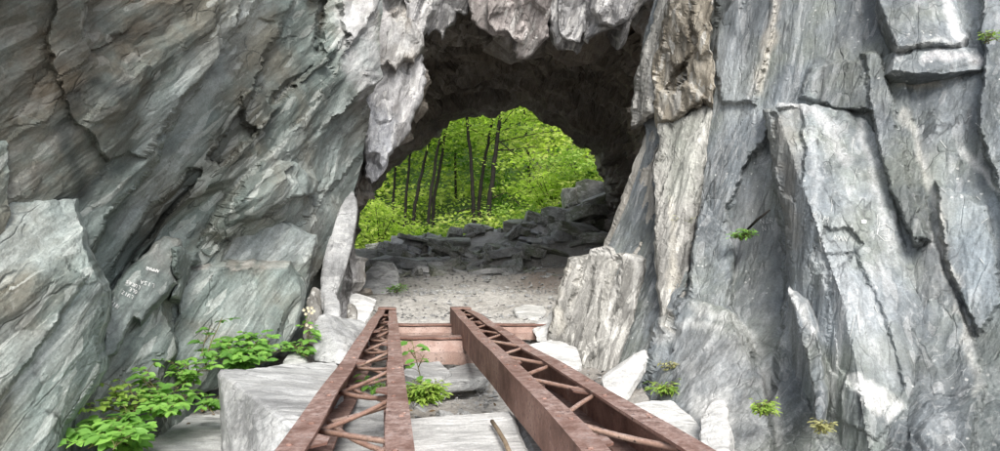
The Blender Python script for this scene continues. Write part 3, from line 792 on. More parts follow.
d2, c2 = crag(pts, B_TUN, [(0.9, 1.8, 0.17, 0.30), (0.34, 2.2, 0.10, 0.24), (0.14, 2.4, 0.045, 0.10)], 331, 0.2)
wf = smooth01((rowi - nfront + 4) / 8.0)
dd = d1 * (1 - wf) + d2 * wf
dd = dd * (1 - 0.65 * smooth01((rowi - nfront - 110) / 38.0) * (rowi < nfront + 165))
pts = pts + n.reshape(-1, 3) * dd[:, None]
st = np.zeros((len(pts), 4))
sall = np.tile(sx, g.shape[0])
q = pts * 0.7
nz = fbm(q, 4, 340)
blend(st, (0.5, 0.48, 0.48), (1 - wf) * 0.45 * smooth01(nz * 2 + 0.5))
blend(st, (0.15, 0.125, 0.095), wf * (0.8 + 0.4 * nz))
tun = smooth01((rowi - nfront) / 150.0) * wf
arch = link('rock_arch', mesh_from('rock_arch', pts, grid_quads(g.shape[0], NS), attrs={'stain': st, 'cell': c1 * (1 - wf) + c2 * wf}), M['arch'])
tag(arch, 'rock arch with jagged pale lip over a dark brown tunnel', 'rock arch')

H_LAY = [(0.6, 2.4, 0.03, 0.11), (0.22, 2.6, 0.018, 0.05), (0.08, 3, 0.004, 0.008)]
th = (0.0, 0.75, 0.45)
slab('hanging_slab', [(468, -70), (556, -70), (552, 0), (549, 37), (541, 44), (535, 52), (522, 59), (516, 58), (513, 50), (515, 43), (518, 36), (505, 37), (493, 36), (484, 30), (477, 26), (470, 10)],
     [[(480, 20, 8.0), (545, 20, 7.9), (510, -60, 7.5)]], th, M['pink'], B_ARCH, H_LAY,  351, arch, spacing=1.6, rough=2.2, roll=1.5, rolld=0.02, warp=0.04)
slab('hanging_slab', [(552, -70), (592, -70), (589, 0), (588, 30), (582, 46), (577, 55), (568, 50), (558, 50), (554, 38), (549, 20)], [[(552, 20, 7.95), (588, 20, 7.85), (570, -60, 7.45)]], th, M['hang'], B_ARCH, H_LAY,  353, arch, spacing=1.6, rough=2.2, roll=1.5, rolld=0.02, warp=0.04)
slab('hanging_slab', [(586, -70), (660, -70), (650, -10), (642, 6), (630, 27), (622, 48), (618, 50), (620, 30), (608, 30), (598, 34), (588, 44), (583, 40), (585, 0)], [[(588, 20, 7.75), (640, 0, 7.45), (610, -60, 7.3)]], th, M['hang'], B_ARCH, H_LAY,  355, arch, spacing=1.6, rough=2.2, roll=1.5, rolld=0.02, warp=0.04,
     stains=[('poly', [(590, -70), (650, -70), (640, 10), (600, 30)], (0.72, 0.71, 0.69), 0.8, 8)])  # near-white patch paints sunlight on the lip into the colour
slab('hanging_slab', [(430, -70), (475, -70), (474, 0), (468, 14), (456, 12), (449, 26), (442, 40), (436, 30), (428, 36), (420, 10)], [[(430, 10, 8.0), (470, 5, 8.05), (450, -60, 7.6)]], th, M['hang'], B_ARCH, H_LAY,  357, arch, spacing=1.6, rough=2.2, roll=1.5, rolld=0.02, warp=0.04)
slab('hanging_slab', [(370, 56), (384, 50), (404, 58), (422, 54), (426, 84), (420, 104), (412, 120), (404, 140), (394, 148), (388, 162), (380, 176), (372, 183), (366, 176), (365, 150), (365, 110)],
     [[(370, 80, 7.7), (425, 80, 8.0), (378, 178, 7.75)]], (-0.2, 0.7, 0.1), M['hang'], B_ARCH, H_LAY,  359, arch, spacing=1.6, rough=2.2, roll=1.5, rolld=0.02, warp=0.04, stains=[('poly', [(366, 100), (400, 120), (378, 185), (366, 170)], (0.44, 0.47, 0.53), 0.5, 8)])
slab('hanging_slab', [(374, -70), (428, -70), (432, 0), (424, 20), (424, 46), (414, 62), (404, 58), (396, 70), (388, 60), (378, 66), (373, 20)], [[(378, 10, 7.5), (428, 10, 7.8), (400, 70, 7.65)]], (-0.1, 0.7, 0.1), M['arch'], B_ARCH, H_LAY,  361, arch, spacing=1.6, rough=2.2, roll=1.5, rolld=0.02, warp=0.04,
     relief=[([(382, -10), (402, -10), (410, 14), (396, 24), (384, 12)], -0.25)], stains=[('poly', [(374, -70), (384, -70), (386, 50), (374, 60)], (0.5, 0.49, 0.5), 0.7, 6), ('poly', [(410, -60), (430, -60), (430, 40), (415, 30)], (0.5, 0.5, 0.52), 0.6, 8)])

for k, (ol, yy, mt) in enumerate([
    ([(490, -40), (528, -40), (530, 24), (524, 44), (514, 40), (506, 30), (496, 32), (488, 20)], 7.82, 'pink'),
    ([(560, -40), (588, -40), (586, 26), (580, 42), (568, 40), (560, 32)], 7.70, 'hang'),
    ([(600, -40), (644, -40), (638, 2), (628, 20), (614, 28), (602, 24), (594, 8)], 7.30, 'hang'),
    ([(372, 96), (388, 90), (394, 112), (388, 128), (382, 146), (375, 150), (371, 140)], 7.55, 'hang'),
    ([(404, -20), (428, -30), (432, 10), (424, 30), (416, 44), (408, 30)], 7.72, 'hang')]):
    x0 = sum(q[0] for q in ol) / len(ol)
    slab('hanging_slab', ol, [[(x0 - 20, 0, yy + 0.12 * (k % 3 - 1)), (x0 + 20, 0, yy - 0.10 * (k % 3 - 1)), (x0, 60, yy + 0.12)]], (0.0, 0.6, 0.3), M[mt], B_ARCH, [(0.4, 3, 0.03, 0.06), (0.15, 3, 0.02, 0.045), (0.07, 3, 0.01, 0.02)], 371 + 2 * k, arch, spacing=1.5, rough=1.6, roll=1.2, rolld=0.015)
# ------------------------------------------------------------------ ground
GC = np.array([(-.5, 2.5, -1.15), (0, 4, -1.12), (-.5, 5.5, -1.12), (-.9, 6.6, -1.05), (.6, 6.6, -1.0), (-1, 7.5, -.70), (0, 7.5, -.70), (.6, 7.3, -.74), (0, 10, -.5), (-1, 10, -.5), (1.2, 9.5, -.5),
               (0, 12.5, -.27), (-2, 12.5, -.3), (-2.2, 10, -.5), (1.5, 12.5, -.1), (-3.3, 15, .25), (-1.5, 15.5, .55), (0, 16, .72), (-1, 14, .12), (0.3, 14, .2), (1.2, 15.5, .95), (2.2, 16, 1.45), (3, 17, 2.1), (2.2, 13.5, .5), (1.2, 14, .45), (-3, 20, .3), (0, 20, .5), (3, 20, 2.3),
               (0, 30, 3.2), (8, 25, 4), (-8, 25, .5), (0, 40, 9), (-15, 40, 8), (15, 40, 10), (0, 60, 20), (-25, 60, 19), (25, 60, 20), (-40, 80, 24), (40, 80, 24), (0, 120, 30), (-90, 120, 26), (90, 120, 26), (-2.5, 3.5, -1.0), (-1.8, 5.6, -.85), (-1.7, 7, -.7), (-1.3, 3, -1.05), (1.3, 3.6, -1.16), (1, 5.7, -1.0), (2, 2.5, -1.5), (1.2, 2.5, -1.4), (1.8, 3.4, -1.4),
               (0, 0, -1.5), (0, -5, -1.6), (-4, 0, -1.4), (4, 0, -1.4), (0, -60, -1.6), (-60, 0, -1.6), (60, 0, -1.6), (0, -200, -1.6), (-200, 0, 0), (200, 0, 0)])
def gz(x, y):
    x = np.asarray(x, float); y = np.asarray(y, float)
    d2 = (x[..., None] - GC[:, 0]) ** 2 + (y[..., None] - GC[:, 1]) ** 2
    w = 1 / (d2 + 0.04) ** 1.7
    return (w * GC[:, 2]).sum(-1) / w.sum(-1) + CZ

gx = axis(-5, 5, 0.05, -260, 260, 1.12); gy = axis(0, 20, 0.055, -260, 260, 1.12)
gx = np.clip(gx, -260, 260); gy = np.clip(gy, -260, 260)
X, Y = np.meshgrid(gx, gy)
Z = np.concatenate([gz(X[i:i + 60], Y[i:i + 60]) for i in range(0, len(gy), 60)])
pts = np.stack([X, Y, Z], -1).reshape(-1, 3)
near = np.exp(-(np.abs(pts[:, 0]) / 12) ** 2)
pts[:, 2] += 0.05 * fbm(pts * 0.9, 4, 401) + near * 0.022 * fbm(pts * 5, 4, 402) + near * 0.012 * vnoise(pts * 19, 403)
hh, tt, cc = facets(pts * np.array([3.2, 3.2, 0.01]), 410)
rub = smooth01((pts[:, 1] - 12.3) / 1.5) * smooth01((22 - pts[:, 1]) / 3)
pts[:, 2] += rub * (0.02 * hh + 0.05 * tt)
st = np.zeros((len(pts), 4))
soil = (0.06, 0.055, 0.03)
blend(st, (0.045, 0.085, 0.02), 1.0 * smooth01((pts[:, 1] - 16.6) / 2))
blend(st, (0.22, 0.215, 0.195), 0.85 * rub * smooth01(0.6 + fbm(pts * 0.8, 3, 411)))
blend(st, (0.085, 0.09, 0.06), 0.9 * smooth01((pts[:, 0] - 1.3) / 0.8) * smooth01((pts[:, 1] - 13) / 1.0))  # right slope ground darkened in colour to stand in for its shade
blend(st, (0.20, 0.14, 0.10), 0.7 * np.exp(-((pts[:, 0] - 0.75) / 0.5) ** 2 - ((pts[:, 1] - 11.2) / 1.2) ** 2))
blend(st, (0.16, 0.14, 0.12), 0.6 * smooth01((6.9 - pts[:, 1]) / 0.5) * smooth01(0.5 + 1.5 * fbm(pts * 1.5, 3, 412)))
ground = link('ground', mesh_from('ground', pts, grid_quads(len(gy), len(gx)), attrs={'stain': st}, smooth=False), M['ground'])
tag(ground, 'dusty pale gravel ground running into the tunnel', kind='structure')

# ------------------------------------------------------------------ stones
def refine(bm, edge, seed, amp, B=B_FLAT, bevel=0.012):
    if bevel:
        bmesh.ops.bevel(bm, geom=list(bm.edges), offset=bevel, segments=1, affect='EDGES', profile=0.6)
    bmesh.ops.triangulate(bm, faces=bm.faces[:])
    for _ in range(7):
        es = [e for e in bm.edges if e.calc_length() > edge]
        if not es: break
        bmesh.ops.subdivide_edges(bm, edges=es, cuts=1)
        bmesh.ops.triangulate(bm, faces=[f for f in bm.faces if len(f.verts) > 3])
        if len(bm.verts) > 14000: break
    bm.normal_update()
    p = np.array([v.co[:] for v in bm.verts]); n = np.array([v.normal[:] for v in bm.verts])
    d, _ = crag(p + seed * 3.1, B, [(0.45, 1.8, amp, amp * 1.5), (0.16, 2.2, amp * 0.5, amp), (0.06, 2.5, amp * 0.25, amp * 0.4)], seed, 0.1)
    d -= d.mean()
    k = min(1, amp / 0.02)
    p = p + n * (d * (0.35 + 0.65 * k))[:, None]
    for v, c in zip(bm.verts, p): v.co = c

def hull_rock(name, pts, mat, seed, label, cat='boulder', group=None, edge=0.035, amp=0.014, bevel=0.015, down=None, B=B_FLAT, parent=None):
    """stone from hand placed corners: convex hull, chipped edges, broken surface; origin at its foot"""
    w = [V(*p) for p in pts]
    if down:
        w += [Vector((v.x + (0.03 if i % 2 else -0.02), v.y + 0.04, v.z - down)) for i, v in enumerate(w)]
    c = sum(w, Vector()) / len(w); zmin = min(v.z for v in w)
    org = Vector((c.x, c.y, zmin))
    bm = bmesh.new()
    for v in w: bm.verts.new(v - org)
    r = bmesh.ops.convex_hull(bm, input=bm.verts)
    bmesh.ops.delete(bm, geom=[v for v in bm.verts if not v.link_faces], context='VERTS')
    bmesh.ops.dissolve_limit(bm, angle_limit=0.12, verts=bm.verts[:], edges=bm.edges[:])
    refine(bm, edge, seed, amp, B, bevel)
    o = from_bm(name, bm, mat); o.location = org
    if label: tag(o, label, cat, group)
    return o

def slate_mesh(seed, mat, flat=0.4):
    r = random.Random(seed)
    bm = bmesh.new()
    n = r.randint(6, 8)
    for k in range(n):
        a = 2 * math.pi * k / n + r.uniform(-.3, .3)
        rad = r.uniform(0.36, 0.56)
        for s in (0, 1):
            bm.verts.new((math.cos(a) * rad * r.uniform(.85, 1.1), math.sin(a) * rad * 0.75 * r.uniform(.85, 1.1), s * flat * r.uniform(.6, 1.1)))
    bmesh.ops.convex_hull(bm, input=bm.verts)
    bmesh.ops.delete(bm, geom=[v for v in bm.verts if not v.link_faces], context='VERTS')
    refine(bm, 0.13, seed, 0.010, bevel=0.008)
    me = bpy.data.meshes.new('slate_stone'); bmesh.ops.recalc_face_normals(bm, faces=bm.faces); bm.to_mesh(me); bm.free()
    me.materials.append(mat)
    return me

WR, BR, DR = M['white_rock'], M['boulder'], M['dark_rock']
hull_rock('boulder', [(219, 371, 3.55), (253, 374, 3.75), (285, 364, 4.1), (336, 362, 4.35), (352, 385, 3.6), (318, 445, 2.45), (264, 404, 2.95), (222, 412, 3.45), (232, 470, 2.9), (262, 560, 2.55), (335, 580, 2.3), (350, 430, 3.8), (222, 480, 3.5), (236, 530, 2.85)], BR, 3,
          'large pale angular boulder with flat top between the brambles and the left girder', amp=0.010, edge=0.028, bevel=0.012)
hull_rock('flat_stone', [(120, 452, 3.25), (150, 432, 3.75), (190, 412, 4.15), (230, 414, 4.1), (243, 450, 3.4), (236, 500, 2.8), (140, 500, 2.7)], BR, 5, 'flat pale slab lying under the lowest bramble leaves in the bottom left', 'stone', down=0.25, amp=0.01)
hull_rock('flat_stone', [(186, 392, 4.4), (192, 379, 4.7), (215, 375, 4.8), (232, 380, 4.75), (232, 402, 4.25), (196, 402, 4.2)], BR, 7, 'small flat bluish slab behind the corner of the large pale boulder', 'stone', down=0.2, amp=0.008)
hull_rock('flat_stone', [(280, 366, 4.3), (286, 355, 4.5), (298, 352, 4.6), (306, 358, 4.5), (302, 368, 4.25)], M['white_rock'], 9, 'small whitish chip of stone on the back of the large pale boulder', 'stone', down=0.12, amp=0.008)
hull_rock('boulder', [(322, 314, 5.0), (340, 317, 5.25), (361, 320, 5.4), (368, 326, 5.35), (346, 357, 4.55), (341, 366, 4.5), (312, 362, 4.6), (314, 322, 4.9), (318, 340, 5.3), (370, 350, 5.3)], BR, 11,
          'angular boulder with white tilted top and dark split left side', amp=0.012, edge=0.03, B=basis((0, 0.2, 1), (1, 0, 0)))
hull_rock('boulder', [(347, 303, 6.3), (351, 293, 6.5), (357, 293, 6.5), (364, 299, 6.4), (378, 300, 6.6), (375, 308, 6.3), (362, 330, 6.0), (350, 330, 6.0), (347, 322, 6.1)], WR, 13,
          'small white boulder against the far end of the left girder', amp=0.012, edge=0.03)
hull_rock('upright_stone', [(346, 306, 5.75), (350, 303, 5.75), (355, 304, 5.75), (358, 310, 5.7), (357, 322, 5.6), (346, 322, 5.6), (350, 304, 5.95), (357, 322, 5.9)], M['brown_rock'], 15, 'small brown upright stone in front of the small white boulder', 'stone', amp=0.006, edge=0.03)
hull_rock('upright_stone', [(323, 293, 5.6), (330, 288, 5.65), (336, 294, 5.65), (341, 303, 5.6), (340, 325, 5.45), (323, 325, 5.45), (326, 292, 5.85), (338, 322, 5.8)], BR, 17, 'pale pointed slab standing upright behind the white topped boulder', 'stone', amp=0.006, edge=0.03, B=basis((0, 0, 1), (0, -1, 0)))
hull_rock('upright_stone', [(306, 300, 5.1), (314, 286, 5.3), (321, 290, 5.3), (323, 312, 5.2), (316, 350, 4.9), (304, 340, 5.0), (312, 300, 5.6), (320, 330, 5.5)], M['brown_rock'], 19, 'dark splintered stone standing behind the white flowers', 'stone', amp=0.012, edge=0.03)
hull_rock('leaning_slab', [(318, 306, 5.70), (323, 262, 5.85), (334, 222, 6.05), (347, 195, 6.20), (354, 189, 6.25), (357, 214, 6.20), (351, 254, 6.05), (339, 292, 5.90), (326, 318, 5.70), (325, 262, 6.20), (345, 205, 6.50), (335, 300, 6.30), (350, 220, 6.50)], BR, 21,
          'tall pale blade of rock leaning against the left cliff beside the tunnel', 'rock slab', amp=0.014, edge=0.035, B=basis((0.25, 0.1, 1), (0, -1, 0)))
hull_rock('boulder', [(341, 296, 10.0), (350, 288, 10.2), (367, 269, 10.5), (377, 261, 10.8), (393, 264, 10.8), (400, 274, 10.6), (400, 288, 10.2), (382, 299, 9.9), (360, 304, 9.8), (345, 302, 9.9), (380, 265, 11.4), (398, 285, 11.2), (350, 300, 11)], BR, 23,
          'rounded grey boulder with slanting white bands at the left of the tunnel floor', amp=0.025, edge=0.045, B=basis((0.6, 0.2, 0.6), (0, -1, 0.3)))
# right side
hull_rock('flat_stone', [(527, 343, 6.0), (540, 340, 6.2), (560, 340, 6.25), (578, 347, 6.1), (582, 366, 5.7), (560, 372, 5.5), (530, 358, 5.7)], WR, 25, 'flat white boulder at the foot of the fluted shelf, beyond the right girder', down=0.3, amp=0.012, cat='boulder')
hull_rock('leaning_slab', [(598, 380, 5.0), (610, 370, 5.05), (637, 352, 5.15), (649, 349, 5.2), (653, 359, 5.15), (640, 384, 5.0), (626, 405, 4.8), (604, 400, 4.8), (640, 352, 5.4), (630, 400, 5.2), (606, 372, 5.3)], WR, 27,
          'white oblong slab propped up on the right cliff foot', 'rock slab', amp=0.008, edge=0.03, bevel=0.03)
hull_rock('boulder', [(632, 403, 4.35), (650, 400, 4.45), (674, 400, 4.45), (692, 415, 4.2), (702, 431, 3.95), (700, 448, 3.7), (660, 446, 3.7), (632, 425, 3.9)], WR, 29, 'flat white boulder beside the near part of the right girder', down=0.35, amp=0.012)
hull_rock('flat_stone', [(513, 308, 8.4), (524, 305, 8.6), (544, 306, 8.5), (546, 312, 8.2), (537, 323, 7.7), (518, 317, 7.9)], M['white_rock'], 31, 'flat tan stone on the floor beside the fluted shelf', 'stone', down=0.2, amp=0.012)
hull_rock('boulder', [(532, 326, 6.9), (542, 318, 7.0), (553, 313, 7.05), (561, 312, 7.0), (564, 330, 6.7), (552, 342, 6.4), (536, 342, 6.5), (540, 330, 7.4), (560, 330, 7.3)], WR, 33, 'small white broken boulder at the left foot of the fluted shelf', amp=0.02)
hull_rock('boulder', [(562, 316, 6.6), (567, 309, 6.65), (573, 318, 6.6), (570, 330, 6.4), (562, 328, 6.4), (568, 320, 6.9)], WR, 35, 'little white pointed stone leaning on the fluted shelf', 'stone', amp=0.012)
hull_rock('boulder', [(698, 420, 3.75), (712, 398, 3.95), (726, 400, 3.9), (732, 440, 3.55), (728, 480, 3.2), (700, 480, 3.2), (715, 400, 4.3), (730, 470, 3.8)], WR, 36, 'white rounded block at the foot of the right cliff, right of the flat white boulder', amp=0.014)
# in the pit between the girders
hull_rock('flat_stone', [(431, 378, 5.0), (448, 369, 5.3), (474, 361, 5.55), (484, 366, 5.5), (491, 376, 5.2), (470, 379, 5.0), (440, 381, 4.9)], BR, 37, 'grey slab tilted in the pit under the pink cross beams', 'stone', down=0.10, amp=0.008)
hull_rock('flat_stone', [(330, 420, 3.1), (345, 396, 3.5), (385, 392, 3.6), (400, 420, 3.2), (396, 470, 2.5), (330, 480, 2.4)], BR, 39, 'dark bluish stone under the bars of the left girder', 'stone', down=0.3, amp=0.012)
hull_rock('flat_stone', [(395, 350, 5.9), (402, 338, 6.2), (440, 336, 6.3), (452, 345, 6.1), (440, 362, 5.8)], WR, 41, 'pale stone in the shade between the two pink cross beams', 'stone', down=0.2, amp=0.01)
hull_rock('flat_stone', [(400, 372, 4.9), (412, 362, 5.3), (440, 362, 5.4), (452, 372, 5.1), (436, 384, 4.8)], BR, 43, 'pale stone lying behind the bright green seedling clump', 'stone', down=0.15, amp=0.01)
blk = hull_rock('stone_block', [(404, 419, 2.95), (512, 411, 3.1), (528, 436, 2.62), (540, 480, 2.15), (396, 480, 2.15)], WR, 45, 'pale block with wavy grain lying between the two girders in the foreground', 'stone block', down=0.25, amp=0.007, edge=0.022, B=basis((1, 0.05, 0), (0, 0, 1)))
hull_rock('flat_stone', [(512, 412, 3.2), (528, 408, 3.3), (560, 440, 2.75), (590, 480, 2.3), (545, 480, 2.2)], BR, 47, 'grey slab in the shade below the near end of the right girder', 'stone', down=0.2, amp=0.01)

# rubble bank
protos = [slate_mesh(900 + k, DR, flat=(0.10, 0.15, 0.2, 0.26, 0.34)[k % 5]) for k in range(12)]
protos_b = [slate_mesh(930 + k, BR, flat=(0.12, 0.18, 0.3)[k % 3]) for k in range(6)]
rk = random.Random(5)
def stone(me, x, y, size, label, cat, group, tilt=0.35, sink=0.12, rz=None, dz=0.0, sz=1.0):
    o = bpy.data.objects.new('slate_stone' if size < 0.6 else 'slate_boulder', me); COL.objects.link(o)
    o.location = (x, y, float(gz(x, y)) - sink * size + dz)
    o.scale = (size, size * rk.uniform(.8, 1.2), size * sz)
    o.rotation_euler = (rk.uniform(-tilt, tilt), rk.uniform(-tilt, tilt), rz if rz is not None else rk.uniform(0, 6.28))
    tag(o, label, cat, group)
    return o
def at(px, Y): return (px - 500) / F * Y
big = [(519, 15.3, 1.05, 2, 'large black mossy boulder on the crest of the rubble, right of the tree trunks', 1.6), (535, 15.6, 0.9, 3, 'dark blocky boulder beside the large mossy one on the crest', 1.3),
       (420, 15.0, 1.3, 5, 'long dark slab on the rubble crest below the left trunks', 1.0), (449, 14.9, 1.4, 6, 'broad dark slab on the rubble crest below the middle trunks', 1.0), (443, 14.2, 1.0, 1, 'dark slab tilted in front of the crest', 1.0),
       (421, 13.1, 1.05, 0, 'broad flat grey boulder at the foot of the rubble, left of the middle', 1.5), (424, 12.2, 0.75, 7, 'grey flat stone lowest on the tunnel floor below the broad boulder', 1.2), (457, 12.5, 0.85, 3, 'triangular grey boulder at the foot of the rubble', 1.1),
       (478, 14.6, 0.9, 10, 'pale flat slab catching light near the bases of the trunks', 1.0), (471, 12.7, 0.6, 1, 'small steep slab right of the triangular boulder', 1.3), (507, 13.4, 0.9, 5, 'grey slab half buried in the middle of the slope', 0.8), (498, 14.0, 0.8, 8, 'dark stone with greenish top in the middle of the slope', 1.0),
       (555, 15.2, 1.1, 4, 'dark rock high on the right slope under the shrubs', 1.3), (573, 14.2, 1.2, 9, 'black rock against the tunnel wall on the right slope', 1.3), (548, 13.2, 1.1, 0, 'long low slab at the right of the slope', 0.7), (585, 15.0, 1.3, 7, 'dark stepped rock right below the bright shrub', 1.6), (385, 13.6, 0.7, 8, 'grey stone at the left edge of the rubble', 1.0), (398, 14.2, 0.8, 11, 'dark stone behind the rounded grey boulder', 1.0)]
big += [(592, 16.0, 1.15, 4, 'dark rock highest on the right end of the rubble crest', 1.9), (574, 16.3, 0.95, 9, 'dark rock just left of the highest one on the rubble crest', 1.8), (603, 15.6, 1.3, 2, 'dark rock tucked against the right tunnel wall below the crest', 1.6),
        (438, 12.0, 0.6, 1, 'thin light slab forward of the rubble, left of the triangular boulder', 0.8), (486, 12.1, 0.65, 6, 'thin grey slab lying forward of the rubble under the thickest trunk', 0.8)]
for px_, Y_, s, k, lab, sz in big:
    stone(protos_b[k % 6] if any(w_ in lab for w_ in ('pale', 'grey')) else protos[k], at(px_, Y_), Y_, s, lab, 'boulder', None, tilt=0.28, sink=0.02, sz=sz * 0.85)
for k in range(230):
    Y_ = rk.uniform(11.9, 16.6); px_ = rk.uniform(372, 598)
    if Y_ < 13.0 and px_ > 535: continue
    s = rk.choice((0.28, 0.36, 0.45, 0.6, 0.8))
    zone = 'left' if px_ < 440 else ('middle' if px_ < 520 else 'right')
    me = rk.choice(protos if rk.random() < 0.6 else protos_b)
    lab = {'left': 'small broken slate among the rubble left of the tree trunks', 'middle': 'small broken slate in the rubble bank under the tree trunks', 'right': 'small broken slate on the dark slope at the right of the tunnel'}[zone]
    stone(me, at(px_, Y_), Y_, s, lab, 'stone', 'broken slates, %s of the rubble bank' % zone, tilt=0.45, sink=0.0)
for k in range(12):
    x, Y_ = 0.35 + 0.075 * k + rk.uniform(-.05, .05), 12.3 - 0.13 * k + rk.uniform(-.1, .1)
    stone(protos_b[k % 6] if k % 3 else protos[k % 12], x, Y_, rk.uniform(.25, .42), 'thin brown slate in the row along the right edge of the tunnel floor', 'stone', 'thin slates edging the tunnel floor', tilt=0.1, sz=0.5)
for k in range(36):
    Y_ = rk.uniform(7.9, 12.2); x = rk.uniform(-1.9, 0.9)
    stone(rk.choice(protos_b), x, Y_, rk.uniform(.06, .2), 'small loose stone on the pale tunnel floor', 'stone', 'loose stones on the tunnel floor', tilt=0.3, sink=0.08)
for k in range(16):
    Y_ = rk.uniform(3.6, 6.6); x = rk.uniform(-1.2, 0.5) - 0.1 * (Y_ - 4)
    stone(rk.choice(protos_b), x, Y_, rk.uniform(.1, .28), 'small stone in the pit under the girders', 'stone', 'stones in the pit', tilt=0.4)
# fine chips
cv, ct = [], []
for k in range(2600):
    if k < 1500: y = rk.uniform(7.5, 13.0); x = rk.uniform(-2.2, 1.3)
    else: y = rk.uniform(3.0, 7.0); x = rk.uniform(-1.6, 0.9)
    s = rk.choice((0.012, 0.016, 0.022, 0.035)); b = len(cv)
    z = float(gz(x, y)) + 0.03
    for _ in range(5): cv.append((x + rk.uniform(-s, s) * 1.3, y + rk.uniform(-s, s) * 1.3, z + rk.uniform(-s, s) * 0.6 + rk.uniform(-.02, .02) * 0))
    ct += [(b, b + 1, b + 2), (b, b + 2, b + 3), (b, b + 3, b + 1), (b + 4, b + 2, b + 1), (b + 4, b + 3, b + 2), (b + 4, b + 1, b + 3)]
tag(link('gravel', mesh_from('gravel', cv, tris=ct), BR), 'loose grey gravel chips scattered on the tunnel floor and pit', kind='stuff')

# ------------------------------------------------------------------ girders
def loft(bm, sections, closed=True, caps=True):
    rings = [[bm.verts.new(p) for p in s] for s in sections]
    n = len(rings[0])
    for a, b in zip(rings[:-1], rings[1:]):
        for i in range(n if closed else n - 1):
            j = (i + 1) % n
            bm.faces.new((a[i], a[j], b[j], b[i]))
    if caps:
        bm.faces.new(rings[0][::-1]); bm.faces.new(rings[-1])
    return rings

def tube(bm, path, rad, n=7):
    path = [Vector(p) for p in path]
    if not hasattr(rad, '__len__'): rad = [rad] * len(path)
    secs = []
    for i, p in enumerate(path):
        t = (path[min(i + 1, len(path) - 1)] - path[max(i - 1, 0)]).normalized()
        s = t.cross(Vector((0.13, 0.21, 1))).normalized(); u = s.cross(t)
        secs.append([p + (s * math.cos(6.2832 * k / n) + u * math.sin(6.2832 * k / n)) * rad[i] for k in range(n)])
    loft(bm, secs)

def stud(bm, p, r):
    rings = []
    for rr, z in ((1, 0), (0.95, 0.35), (0.6, 0.62)):
        rings.append([p + Vector((math.cos(a) * r * rr, math.sin(a) * r * rr, r * z)) for a in [6.283 * k / 8 for k in range(8)]])
    loft(bm, rings)

